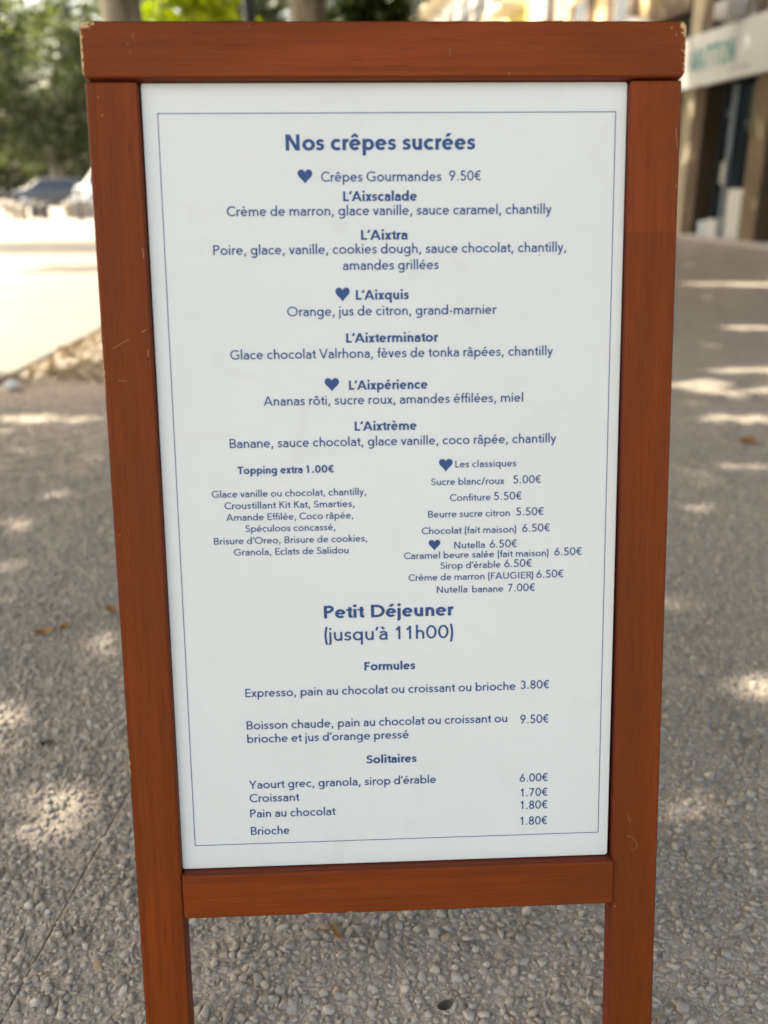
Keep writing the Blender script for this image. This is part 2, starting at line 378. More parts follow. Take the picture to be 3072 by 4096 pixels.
    if ch == '1': return .16, .30, .22, [ln(.30 - h, 0, .30 - h, 1), [(.30 - h, .94), (.03, .70)]]
    if ch == '3': g = .58; return .08, g, .08, [arc(.27, .735, .24 - h*.4, .277 - h, 155, -80), arc(.27, .275, .31 - h, .287 - h, 80, -155)]
    if ch == '5': g = .58; return .08, g, .08, [ln(.52, 1 - h, .12 + h*.4, 1 - h) + [(.10 + h*.3, .53)], arc(.26, .315, .32 - h, .327 - h, 128, -152)]
    if ch == '6': g = .64; return .06, g, .05, [ring(.32, .30, .32 - h, .312 - h), ('d', .05 + h*1.2, .40, .44, 1)]
    if ch == '9': g = .64; return .05, g, .06, [ring(.32, .70, .32 - h, .312 - h), ('d', .59 - h*1.2, .60, .20, 0)]
    if ch == '7': g = .60; return .07, g, .07, [ln(0, 1 - h, .58, 1 - h), ('d', .59 - h, 1, .17, 0)]
    if ch == '8': g = .62; return .06, g, .06, [ring(.31, .745, .27 - h, .267 - h), ring(.31, .275, .31 - h, .287 - h)]
    if ch == '€': g = .70; return .02, g, .05, [arc(.46, .5, .36 - h, .512 - h, 50, 310), ('w', K*.85, ln(0, .60, .56, .60)), ('w', K*.85, ln(0, .40, .53, .40))]
    if ch == ',': return .06, w + .04, .12, [('d', .07 + h, w*1.1, .03 + h*.5, -.19)]
    if ch == '.': return .12, w, .12, [('dot', h, h*1.1, w * .62)]
    if ch == '’': return .05, .14, .03, [('d', .12, 1.0, .03, .70)]
    if ch == '-': return .07, .26, .07, [ln(0, .32, .26, .32)]
    if ch == '(': return .09, .22, .03, [cat([(.22 - h, 1.08), (.10, .80), (h, .40), (.10, 0), (.22 - h, -.27)])]
    if ch == ')': return .03, .22, .09, [cat([(h, 1.08), (.12, .80), (.22 - h, .40), (.12, 0), (h, -.27)])]
    if ch == '/': return 0, .50, 0, [('d', h, -.05, .50 - h, 1.05)]
    return .0, .30, .0, []
def ribbon(P, w, V, F, z):
    closed = P[-1] == 'closed'
    if closed: P = P[:-2]
    Q = [P[0]]
    for p in P[1:]:
        if math.hypot(p[0]-Q[-1][0], p[1]-Q[-1][1]) > 1e-4: Q.append(p)
    n = len(Q); b = len(V); h = w / 2
    for i in range(n):
        a = Q[(i-1) % n] if (i or closed) else None
        c = Q[(i+1) % n] if (i < n-1 or closed) else None
        p = Q[i]
        def nm(u, v):
            l = math.hypot(v[0]-u[0], v[1]-u[1]) or 1; return (-(v[1]-u[1])/l, (v[0]-u[0])/l)
        if a is None: m = nm(p, c)
        elif c is None: m = nm(a, p)
        else:
            m1, m2 = nm(a, p), nm(p, c); mx, my = m1[0]+m2[0], m1[1]+m2[1]
            d = (mx*mx + my*my) or 1; k = min(2 / d, 2.2); m = (mx*k, my*k)
        V.append((p[0] + m[0]*h, p[1] + m[1]*h, z)); V.append((p[0] - m[0]*h, p[1] - m[1]*h, z))
    for i in range(n if closed else n - 1):
        j = (i + 1) % n
        F.append((b + 2*i + 1, b + 2*j + 1, b + 2*j, b + 2*i))
def heart():
    P = [(0, 0)] + cat([(0, 0), (.20, .26), (.42, .50), (.50, .74), (.42, .93), (.25, 1.0), (.09, .94), (0, .80)], 5)[1:]
    return [(x, y) for x, y in P] + [(-x, y) for x, y in P[::-1][1:-1]]
def text_mesh(txt, bold, x0, x1, yb, cap, z0=0, mirror=False):
    """the line of print between x0 and x1, baseline yb, capitals `cap` high"""
    V, F = [], []
    if txt == '<3':
        H_ = heart(); w = (x1 - x0)
        for x, y in H_: V.append(((x0 + x1) / 2 + x * w, yb + y * cap, z0))
        V.append(((x0+x1)/2, yb + cap * .5, z0)); n = len(H_)
        for i in range(n): F.append((i, (i+1) % n, n))
        return V, F
    w = .192 if bold else .136; xs = 1.18 if bold else 1.0
    pen = 0; parts = []; first = None; last = 0
    for ch in txt:
        l, g, r, st = glyph(ch, w)
        if first is None: first = l
        parts.append((pen + l, st)); pen += l + g + r; last = r
    total = pen - last - first; sx = (x1 - x0) / total; k = 0
    for px, st in parts:
        for s in st:
            zz = k * .00002; k = (k + 1) % 5
            b = len(V)
            if isinstance(s, tuple) and s[0] == 'w': ribbon(s[2], w * s[1], V, F, zz)
            elif isinstance(s, tuple) and s[0] == 'd':
                _, xa, ya, xb, yb_ = s
                dx, dy = xb - xa, yb_ - ya; hw = w / 2 * math.hypot(dx, dy) / max(abs(dy), 1e-6)
                V += [(xa - hw, ya, zz), (xa + hw, ya, zz), (xb + hw, yb_, zz), (xb - hw, yb_, zz)]
                F.append((b, b+1, b+2, b+3) if dy > 0 else (b+3, b+2, b+1, b))
            elif isinstance(s, tuple):
                _, cx, cy, r = s
                V += [(cx + r*math.cos(a*math.pi/5), cy + r*math.sin(a*math.pi/5), zz) for a in range(10)]
                F.append(tuple(range(b, b + 10)))
            else: ribbon(s, w, V, F, zz)
            for i in range(b, len(V)):
                x, y, z = V[i]; V[i] = (x0 + (px + x - first) * sx, yb + y * cap, z0 + z)
    return V, F

LINES = [
('Nos crêpes sucrées', 1, 0.1609, 0.3753, -0.0737, 0.0172),
('<3', 1, 0.1734, 0.19, -0.1093, 0.0152),
('Crêpes Gourmandes', 0, 0.1998, 0.3366, -0.1075, 0.0109),
('9.50€', 0, 0.3454, 0.3819, -0.1072, 0.0109),
('L’Aixscalade', 1, 0.2243, 0.3085, -0.1289, 0.0109),
('Crème de marron, glace vanille, sauce caramel, chantilly', 0, 0.0921, 0.4633, -0.1443, 0.0109),
('L’Aixtra', 1, 0.2438, 0.2972, -0.1715, 0.0109),
('Poire, glace, vanille, cookies dough, sauce chocolat, chantilly,', 0, 0.075, 0.4807, -0.1867, 0.0109),
('amandes grillées', 0, 0.2224, 0.3331, -0.2048, 0.0109),
('<3', 1, 0.213, 0.2296, -0.2399, 0.0155),
('L’Aixquis', 1, 0.2366, 0.2982, -0.2384, 0.0109),
('Orange, jus de citron, grand-marnier', 0, 0.1568, 0.4001, -0.2562, 0.0109),
('L’Aixterminator', 1, 0.2243, 0.3317, -0.2871, 0.0109),
('Glace chocolat Valrhona, fèves de tonka râpées, chantilly', 0, 0.0893, 0.4674, -0.3046, 0.0109),
('<3', 1, 0.1981, 0.215, -0.3428, 0.0153),
('L’Aixpérience', 1, 0.2265, 0.3192, -0.3415, 0.0109),
('Ananas rôti, sucre roux, amandes éffilées, miel', 0, 0.126, 0.4325, -0.3585, 0.0109),
('L’Aixtrème', 1, 0.2323, 0.3059, -0.3896, 0.0109),
('Banane, sauce chocolat, glace vanille, coco râpée, chantilly', 0, 0.0844, 0.4728, -0.4075, 0.0109),
('Topping extra', 1, 0.0925, 0.1694, -0.4387, 0.0091),
('1.00€', 1, 0.174, 0.2066, -0.4386, 0.0091),
('Glace vanille ou chocolat, chantilly,', 0, 0.0608, 0.244, -0.4663, 0.0083),
('Croustillant Kit Kat, Smarties,', 0, 0.0752, 0.23, -0.4804, 0.0083),
('Amande Effilée, Coco râpée,', 0, 0.0768, 0.2283, -0.4945, 0.0083),
('Spéculoos concassé,', 0, 0.099, 0.2064, -0.5085, 0.0083),
('Brisure d’Oreo, Brisure de cookies,', 0, 0.0609, 0.2445, -0.5231, 0.0083),
('Granola, Eclats de Salidou', 0, 0.0841, 0.2219, -0.5371, 0.0083),
('<3', 1, 0.3321, 0.3485, -0.4399, 0.0151),
('Les classiques', 0, 0.3517, 0.4252, -0.4354, 0.0083),
('Sucre blanc/roux', 0, 0.3224, 0.4108, -0.4564, 0.0083),
('5.00€', 0, 0.4216, 0.4553, -0.456, 0.0098),
('Confiture', 0, 0.3451, 0.3944, -0.4759, 0.0083),
('5.50€', 0, 0.3984, 0.4321, -0.4757, 0.0098),
('Beurre sucre citron', 0, 0.3186, 0.4177, -0.4956, 0.0083),
('5.50€', 0, 0.4254, 0.4591, -0.4952, 0.0098),
('Chocolat (fait maison)', 0, 0.3108, 0.4256, -0.5158, 0.0083),
('6.50€', 0, 0.4329, 0.4669, -0.5154, 0.0098),
('<3', 1, 0.319, 0.3332, -0.536, 0.0132),
('Nutella', 0, 0.3501, 0.3875, -0.5342, 0.0083),
('6.50€', 0, 0.3932, 0.427, -0.5342, 0.0098),
('Caramel beure salée (fait maison)', 0, 0.289, 0.4656, -0.546, 0.0083),
('6.50€', 0, 0.4727, 0.5066, -0.5456, 0.0098),
('Sirop d’érable', 0, 0.3331, 0.407, -0.559, 0.0083),
('6.50€', 0, 0.4113, 0.4452, -0.5589, 0.0098),
('Crème de marron (FAUGIER)', 0, 0.2942, 0.447, -0.5733, 0.0083),
('6.50€', 0, 0.4508, 0.4846, -0.5731, 0.0098),
('Nutella', 0, 0.3287, 0.3661, -0.589, 0.0083),
('banane', 0, 0.3721, 0.4102, -0.5893, 0.0083),
('7.00€', 0, 0.4159, 0.4495, -0.5894, 0.0098),
('Petit Déjeuner', 1, 0.1902, 0.3491, -0.6178, 0.0159),
('(jusqu’à 11h00)', 0, 0.1902, 0.3486, -0.6464, 0.0168),
('Formules', 1, 0.2385, 0.3014, -0.6853, 0.0109),
('Expresso, pain au chocolat ou croissant ou brioche', 0, 0.0909, 0.4266, -0.7156, 0.0109),
('3.80€', 0, 0.4328, 0.469, -0.7147, 0.0109),
('Boisson chaude, pain au chocolat ou croissant ou', 0, 0.0909, 0.4164, -0.7576, 0.0109),
('9.50€', 0, 0.4328, 0.469, -0.76, 0.0113),
('brioche et jus d’orange pressé', 0, 0.0909, 0.2923, -0.7752, 0.0109),
('Solitaires', 1, 0.2388, 0.3021, -0.807, 0.0109),
('Yaourt grec, granola, sirop d’érable', 0, 0.0909, 0.3263, -0.8359, 0.0109),
('6.00€', 0, 0.4328, 0.469, -0.838, 0.0109),
('Croissant', 0, 0.0909, 0.1532, -0.854, 0.0109),
('1.70€', 0, 0.4345, 0.469, -0.8579, 0.0109),
('Pain au chocolat', 0, 0.0909, 0.1983, -0.8747, 0.0109),
('1.80€', 0, 0.4345, 0.469, -0.8751, 0.0113),
('Brioche', 0, 0.0909, 0.1395, -0.8982, 0.0109),
('1.80€', 0, 0.4345, 0.469, -0.8967, 0.0113)]
DAPPLES = [(2.0, 5.08, .34, .13), (2.2, 4.82, .26, .10), (2.66, 5.45, .40, .14), (1.98, 4.25, .24, .10), (2.6, 5.0, .3, .08), (4.9, 10.2, 1.1, .30), (3.3, 7.15, .26, .16),
           (.74, 1.39, .20, .065), (.95, 1.30, .12, .06), (1.0, 1.80, .22, .09), (-1.63, 4.53, .24, .13), (-2.0, 4.45, .2, .12), (-1.18, 3.30, .12, .10), (-1.17, 2.97, .12, .10), (-1.40, 3.1, .12, .08), (-.88, 1.80, .13, .12), (-1.0, 2.35, .09, .07),
           (-.53, 1.38, .085, .06), (-.70, 1.25, .05, .05), (1.35, 3.0, .14, .08), (-1.5, 3.9, .12, .08), (3.6, 6.4, .3, .10), (9.4, 19.2, .5, .5), (8.4, 19.3, .3, .4)]
LEAVES = [(-.04, 1.093, .034, .011, 1.9, 'dry', 'small brown leaf lying under the bottom rail'),
          (.121, .95, .024, .014, .4, 'dark_leaf', 'blackened scrap of leaf on the gravel between the board legs'),
          (-.837, 2.146, .045, .028, .2, 'dry', 'orange leaf left of the board, farther left of two'),
          (-.793, 2.175, .035, .022, 1.2, 'dry', 'orange leaf left of the board, nearer the board of two'),
          (-.69, 2.265, .05, .03, 2.2, 'dry', 'orange leaf peeping out beside the left post'),
          (1.821, 3.825, .09, .06, .6, 'dry', 'brown leaf on the shaded paving right of the board'),
          (-.668, 1.633, .030, .018, .3, 'dark_leaf', 'dark flat leaf left of the left post')]
BOLLARDS = [(-14.4, 36.0, .9, 'bol_dark', 'dark iron bollard of the rear row, leftmost'), (-13.3, 37.0, .9, 'bol_stone', 'stone bollard of the rear row'), (-12.3, 37.4, .9, 'bol_dark', 'dark iron bollard of the rear row nearest the board'), (-10.75, 31.3, .8, 'bol_stone', 'short stone bollard in front of the dark iron ones'), (-12.35, 32.6, .9, 'bol_stone', 'pale stone bollard at the far left edge of the view'), (-11.25, 32.0, .95, 'bol_stone', 'second pale stone bollard from the left edge'),
            (-10.35, 32.3, .85, 'bol_dark', 'dark iron bollard between two stone ones'), (-9.62, 32.6, .9, 'bol_stone', 'stone bollard just left of the thin post'),
            (-11.0, 33.3, .8, 'bol_dark', 'dark iron bollard close behind a pale stone one')]

# ---------------------------------------------------------------- ground
EDGE = ((-2.17, 5.5), (-2.04, 7.2))                                   # border between smooth and stony paving
def edge_x(y): return EDGE[0][0] + (y - EDGE[0][1]) * (EDGE[1][0] - EDGE[0][0]) / (EDGE[1][1] - EDGE[0][1]) * .6
J0, J1 = (-.525, .965), (-.44, 1.62)                                  # saw-cut joint by the board's left leg
def joint_x(y): return J0[0] + (y - J0[1]) * (J1[0] - J0[0]) / (J1[1] - J0[1])
def slab(name, poly, z, th, m, label):
    n = len(poly); V = [(x, y, z) for x, y in poly] + [(x, y, z - th) for x, y in poly]
    F = [tuple(range(n))] + [(i, n + i, n + (i+1) % n, (i+1) % n) for i in range(n)]
    return tag(mesh_obj(name, V, F, m), label, None, None, 'structure')
M['soil'] = plain('dark bedding', (.05, .045, .04), .95, .3, 30)
tag(mesh_obj('ground', [(-400, -200, -.06), (400, -200, -.06), (400, 600, -.06), (-400, 600, -.06)], [(0, 1, 2, 3)], M['soil']), 'dark ground bed under the paving', kind='structure')
# near slabs carry real stones; further out the material takes over
g = .0015
ya, yb = -3.0, 4.6
slab('pavement', [(edge_x(ya)+.047, ya), (joint_x(ya)-g, ya), (joint_x(yb)-g, yb), (edge_x(yb)+.047, yb)], 0, .05, M['agg_near'], 'stony grey concrete paving left of the sawn joint')
slab('pavement', [(joint_x(ya)+g, ya), (9.5, ya), (9.5, yb), (joint_x(yb)+g, yb)], 0, .05, M['agg_near'], 'stony grey concrete paving under the menu board')
M['steel_edge'] = plain('dark edging', (.022, .021, .02), .8, .2, 20)
slab('edging_strip', [(edge_x(ya)-.010, ya), (edge_x(ya)+.045, ya), (edge_x(46)+.045, 46), (edge_x(46)-.010, 46)], .006, .05, M['steel_edge'], 'dark edging strip between the pale and the stony paving')
slab('pavement', [(edge_x(yb)+.047, yb), (9.5, yb), (9.5, 46), (edge_x(46)+.047, 46)], 0, .05, M['agg_far'], 'stony grey concrete paving in front of the shops')
slab('pavement', [(-14, -40), (9.5, -40), (9.5, ya), (-14, ya)], 0, .05, M['agg_far'], 'stony grey paving behind the viewer')
t = NT('pale paving', .8, .3); ob = t.coord(); f1 = t.noise(ob, .5, 4); f2 = t.noise(ob, 40, 4, .7)
t.col(t.mix(t.ramp(f2, [(.3, 0.0), (.8, .4)]), t.ramp(f1, [(.3, (.225, .212, .190)), (.7, (.285, .272, .248))]), (.22, .20, .17))); M['pale'] = t.m
slab('pavement', [(-60, ya), (edge_x(ya)-.012, ya), (edge_x(46)-.012, 46), (-60, 46)], .002, .05, M['pale'], 'pale smooth paving in full sun on the left')
M['road'] = plain('sunlit road', (.30, .29, .275), .8, .12, 2)
slab('road', [(-90, 46.3), (60, 46.3), (60, 54), (-90, 54)], -.045, .015, M['road'], 'pale asphalt road beyond the bollards')
M['kerb'] = plain('kerb stone', (.40, .37, .33), .8, .15, 3)
slab('kerb', [(-60, 46), (9.5, 46), (9.5, 46.3), (-60, 46.3)], .004, .05, M['kerb'], 'stone kerb at the road edge')
slab('pavement', [(-90, 54), (60, 54), (60, 120), (-90, 120)], .06, .12, M['pale'], 'far pavement beyond the road')

# stones of the exposed aggregate: flat irregular crumbs bedded in the cement
def make_stones():
    pts = []; sp = .0106
    ys = np.arange(.40, 5.1, sp)
    for y in ys:
        xl = max(-.50 * y - .40, edge_x(y) + .06); xr = .50 * y + .40
        k = 1.0 if y < 2.2 else max(.55, 1 - (y - 2.2) * .30)
        xs = np.arange(xl, xr, sp); q = np.stack([xs, np.full_like(xs, y)], 1) + rng.uniform(-.0050, .0050, (len(xs), 2))
        q = q[rng.random(len(q)) < .97 * k]; pts.append(q)
    P = np.concatenate(pts)
    # bare cement patches, where fewer stones show
    f = np.sin(P[:, 0] * 9 + 1.3 * np.sin(P[:, 1] * 7)) * np.sin(P[:, 1] * 11 + 1.1 * np.sin(P[:, 0] * 13))
    P = P[rng.random(len(P)) < np.clip(.97 - .30 * np.clip(f, 0, 1), 0, 1)]
    P = P[rng.random(len(P)) < np.clip((.5 * P[:, 1] + .40 - np.abs(P[:, 0])) / .22, .12, 1)]
    P = P[rng.random(len(P)) < np.clip((P[:, 1] - .38) / .3, .1, 1)]
    P = P[rng.random(len(P)) < np.clip(1.25 - (P[:, 1] - 3.2) * .62, 0, 1)]
    P = P[np.abs(P[:, 0] - (J0[0] + (P[:, 1] - J0[1]) * (J1[0] - J0[0]) / (J1[1] - J0[1]))) > .0050]
    n = len(P); K = 5
    r = rng.lognormal(math.log(.0055), .36, n).clip(.0022, .0115); asp = rng.uniform(.55, 1.0, n); rot = rng.uniform(0, 2*np.pi, n)
    ang = (np.arange(K)[None] + rng.uniform(-.36, .36, (n, K))) * 2*np.pi / K
    rr = r[:, None] * rng.uniform(.70, 1.18, (n, K))
    px, py = rr * np.cos(ang), rr * np.sin(ang) * asp[:, None]
    c, s = np.cos(rot)[:, None], np.sin(rot)[:, None]
    x, y = px * c - py * s, px * s + py * c
    hgt = (r * rng.uniform(.28, .78, n))[:, None]
    tx, ty = rng.normal(0, .27, n)[:, None], rng.normal(0, .27, n)[:, None]
    def ring(k, z): return np.stack([P[:, :1] + x * k, P[:, 1:] + y * k, z + (x * tx + y * ty) * k], 2)
    V = np.concatenate([ring(1.0, np.full((n, 1), -.0012)), ring(.98, hgt * .70), ring(.84, hgt)], 1)   # n, 3K, 3
    top = np.concatenate([P, hgt * 1.01], 1)[:, None]
    V = np.concatenate([V, top], 1); nv = 3 * K + 1
    f = []
    for a in range(2):
        for k in range(K):
            k2 = (k + 1) % K; f += [(a*K+k, a*K+k2, (a+1)*K+k2), (a*K+k, (a+1)*K+k2, (a+1)*K+k)]
    for k in range(K): f.append((2*K+k, 2*K+(k+1) % K, 3*K))
    f = np.array(f); F = (f[None] + (np.arange(n) * nv)[:, None, None]).reshape(-1, 3)
    tone = np.repeat(rng.beta(2.2, 2.4, n), len(f)); tone = np.where(np.repeat(rng.random(n) < .008, len(f)), 1.0, tone * .95)
    o = fast_mesh('aggregate_stones', V.reshape(-1, 3), F, M['stone'], tone=tone)
    return tag(o, 'crushed stone chips bedded in the concrete paving round the board', 'gravel', kind='stuff')
make_stones()
def make_grit():
    n = 110000; y = .66 + 2.1 * rng.random(n) ** 1.25; x = rng.uniform(-1, 1, n) * (.50 * y + .22)
    r = rng.lognormal(math.log(.00135), .35, n).clip(.0006, .0030); a = rng.uniform(0, 6.28, n)
    ang = a[:, None] + np.array([0, 2.0, 4.1])[None] + rng.uniform(-.4, .4, (n, 3))
    b = np.stack([x[:, None] + r[:, None] * np.cos(ang), y[:, None] + r[:, None] * np.sin(ang), np.full((n, 3), -.0003)], 2)
    t_ = np.stack([x + r * .2 * np.cos(a), y + r * .2 * np.sin(a), r * rng.uniform(.5, 1.1, n)], 1)[:, None]
    V = np.concatenate([b, t_], 1).reshape(-1, 3); f = np.array([(0, 1, 3), (1, 2, 3), (2, 0, 3)])
    F = (f[None] + (np.arange(n) * 4)[:, None, None]).reshape(-1, 3)
    o = fast_mesh('sand_grit', V, F, M['stone'], tone=np.repeat(rng.beta(1.6, 1.6, n) * .97, 3))
    tag(o, 'fine sand and grit between the stone chips of the paving', 'grit', kind='stuff')
make_grit()

# ---------------------------------------------------------------- menu board (local frame: x right, y up the board, z out of its face)
TILT = R(11.758)
board = empty('menu_board', (-.22762 + .276, .83243, 0)); board.rotation_euler = (math.pi/2 - TILT, 0, 0)
tag(board, 'wooden pavement menu board with white printed crêpe and breakfast menu', 'menu board')
LY = 1.330 - .058                                                     # height of the panel's top edge above the feet
def bx(x): return x - .276
def by(y): return y + LY
def bbox(name, x0, x1, y0, y1, z0, z1, m, bev=.003, seg=3, parent=board):
    return box(name, (bx(x0), by(y0), z0), (bx(x1), by(y1), z1), m, parent, bev, seg, True)
def autosmooth(o):
    me = o.data
    me.polygons.foreach_set('use_smooth', [True] * len(me.polygons))
    md = o.modifiers.new('wn', 'WEIGHTED_NORMAL'); md.keep_sharp = True
def rrect(x0, x1, y0, y1, r, n=6):
    P = []
    for cx, cy, a in ((x1-r, y1-r, 0), (x0+r, y1-r, 90), (x0+r, y0+r, 180), (x1-r, y0+r, 270)):
        P += arc(cx, cy, r, r, a, a + 90, n)
    return P
def bar_rounded(name, x0, x1, y0, y1, z0, z1, r, bev, m, wob=0):
    bm = bmesh.new(); P = rrect(bx(x0), bx(x1), by(y0), by(y1), r, 4)
    vs = [bm.verts.new((x, y, z1)) for x, y in P]; f = bm.faces.new(vs); bm.normal_update()
    if f.normal.z < 0: f.normal_flip()
    e = bmesh.ops.extrude_face_region(bm, geom=[f]); nv = [g for g in e['geom'] if isinstance(g, bmesh.types.BMVert)]
    for v in nv: v.co.z = z0
    bm.normal_update(); bmesh.ops.recalc_face_normals(bm, faces=bm.faces)
    es = [x for x in bm.edges if abs(x.verts[0].co.z - x.verts[1].co.z) < 1e-6]
    bmesh.ops.bevel(bm, geom=es, offset=bev, segments=4, affect='EDGES', profile=.55)
    o = bm_obj(name, bm, m, board); autosmooth(o); return o
rail = bar_rounded('top_rail', -.0570, .6090, -.0010, .0580, -.016, .0170, .0075, .0042, M['rail'])
def post(name, xa, xb, m, splay=0, y1=-.0026, y0=-LY):
    o = bbox(name, xa, xb, y0, y1, -.018, .0120, m, .0034, 3)
    if splay:
        for v in o.data.vertices: v.co.x += splay * (by(-.0026) - v.co.y)
    autosmooth(o); return o
post('left_post', -.0558, .0012, M['post'], .0018)
# right post is finger-jointed: a paler length above a darker one, one continuous outline
o = post('right_post', .5485, .6068, M['post'], .0036)
bm = bmesh.new(); bm.from_mesh(o.data)
bmesh.ops.bisect_plane(bm, geom=bm.verts[:] + bm.edges[:] + bm.faces[:], plane_co=(0, by(-.1665), 0), plane_no=(0, 1, 0))
for f in bm.faces: f.material_index = 1 if f.calc_center_median().y > by(-.1665) else 0
bm.to_mesh(o.data); bm.free(); o.data.materials.append(M['post_pale'])
low = bbox('bottom_rail', .0034, .5535, -1.0030, -.9430, -.014, .0165, M['low'], .0042, 4); autosmooth(low)
bbox('backing_board', -.004, .556, -.985, .012, -.0120, -.0075, M['black'], 0, 1)
# white panel with rounded corners, a hair smaller than the opening so the black backing shows
def plate(name, P, z0, z1, m, parent):
    n = len(P); V = [(x, y, z1) for x, y in P] + [(x, y, z0) for x, y in P]
    F = [tuple(range(n)), tuple(range(2*n-1, n-1, -1))] + [(i, n + i, n + (i+1) % n, (i+1) % n) for i in range(n)]
    return mesh_obj(name, V, F, m, parent)
poster = plate('white_panel', rrect(bx(.0032), bx(.5475), by(-.9415), by(-.0022), .003), -.0070, .0030, M['panel'], board)
def strip(x0, x1, y0, y1, V, F, z):
    b = len(V); V += [(x0, y0, z), (x1, y0, z), (x1, y1, z), (x0, y1, z)]; F.append((b, b+1, b+2, b+3))
V, F = [], []; zt = .0034; lw = .00042
X0, X1, Y0, Y1 = bx(.0200), bx(.5350), by(-.9102), by(-.0338)
strip(X0-lw, X1+lw, Y1-lw, Y1+lw, V, F, zt); strip(X0-lw, X1+lw, Y0-lw, Y0+lw, V, F, zt)
strip(X0-lw, X0+lw, Y0+lw, Y1-lw, V, F, zt); strip(X1-lw, X1+lw, Y0+lw, Y1-lw, V, F, zt)
mesh_obj('printed_border', V, F, M['ink_thin'], poster)
for (txt, bold, x0, x1, y, cap) in LINES:
    V, F = text_mesh(txt, bold, bx(x0), bx(x1), by(y), cap, zt)
    nm = 'printed_heart' if txt == '<3' else ('printed_price' if '€' in txt else ('printed_heading' if bold else 'printed_line'))
    mesh_obj(nm, V, F, M['ink'], poster)
# rear half of the A-frame
HZ = -.034
rear = Matrix.Translation((0, by(.045), HZ)) @ Matrix.Rotation(2 * TILT, 4, 'X') @ Matrix.Translation((0, -by(.045), -HZ))
def rbox(name, x0, x1, y0, y1, z0, z1, m, bev=.003):
    bm = bmesh.new(); add_box(bm, (bx(x0), by(y0), z0), (bx(x1), by(y1), z1), bev, 2, rear); o = bm_obj(name, bm, m, board); autosmooth(o); return o
rbox('rear_rail', -.0570, .6090, -.0010, .0560, -.052, -.022, M['rail'])
rbox('rear_post', -.0558, .0012, -LY + .004, -.003, -.050, -.024, M['post'])
rbox('rear_post', .5485, .6060, -LY + .004, -.003, -.050, -.024, M['post'])
rbox('rear_rail', .0034, .5465, -1.003, -.943, -.050, -.024, M['low'])
rbox('rear_panel', .0022, .5475, -.942, -.0015, -.042, -.034, M['panel'], .0005)
M['iron'] = plain('black iron', (.015, .015, .016), .4, .2, 40, .6)
for x in (-.047, .555):
    hg = bbox('hinge', x, x + .040, .034, .0615, -.040, -.0145, M['iron'], .002, 2)
    tube('hinge_pin', [(bx(x - .004), by(.0600), -.026), (bx(x + .049), by(.0600), -.026)], .0042, 12, M['iron'], hg)
for x in (-.030, .582):                                               # stay chains between the two halves
    P = []; a = Vector((bx(x), by(-.75), -.016)); b = rear @ Vector((bx(x), by(-.75), -.026))
    for i in range(13): s = i / 12; p = a.lerp(b, s); p.y -= .05 * 4 * s * (1 - s); P.append(p)
    tube('stay_chain', P, .0022, 6, M['iron'], board)

# scratches and scuffs that stand on the varnish
M['scratch'] = plain('bare wood scratch', (.34, .19, .09), .7, .1, 200)
def scratch(P, w, par, z):
    V, F = [], []; Q = [(bx(x), by(y)) for x, y in P]
    ribbon(Q, w, V, F, z); mesh_obj('scratch', V, F, M['scratch'], par)

LP_, RP_ = [c for c in board.children if c.name.startswith('left_post')][0], [c for c in board.children if c.name.startswith('right_post')][0]
ZF = .01215
for P, w in (([(-.0431, -.2903), (-.033, -.285), (-.0229, -.2798)], .00035), ([(-.0089, -.2725), (-.0033, -.2694)], .0006), ([(-.039, -.3265), (-.029, -.328)], .0004),
             ([(-.0425, -.0190), (-.0418, -.0180)], .0012), ([(-.0398, -.0385), (-.0375, -.0365)], .0007), ([(-.0028, -.180), (-.0022, -.187), (-.0026, -.190)], .0007), ([(-.0030, -.292), (-.0034, -.300)], .0007)):
    scratch(P, w, LP_, ZF)
for P, w in (([(.6014, -.0539), (.6028, -.064), (.6043, -.0767)], .0005), ([(.6048, -.1150), (.6043, -.1180)], .0007), ([(.5700, -.9108), (.5789, -.9159), (.5836, -.9244), (.5809, -.9308), (.5758, -.9317)], .00035),
             ([(.570, -.880), (.5715, -.889), (.5745, -.8925)], .0003), ([(.5565, -1.0085), (.5572, -1.0100)], .0018)):
    scratch(P, w, RP_, ZF)
for P, w in (([(.5905, .0500), (.5918, .0500)], .0018), ([(.5965, .0440), (.5968, .0415)], .0011), ([(.603, .0285), (.6035, .0265), (.6055, .0255)], .0008), ([(.0, .045), (.0005, .0385)], .0004), ([(-.006, .0338), (-.005, .0345)], .0008), ([(-.0035, .026), (-.0028, .0253)], .0009), ([(.125, .0515), (.126, .0515)], .001), ([(.41, .003), (.4112, .003)], .0011), ([(.345, .030), (.3455, .021)], .0003)):
    scratch(P, w, rail, .0172)

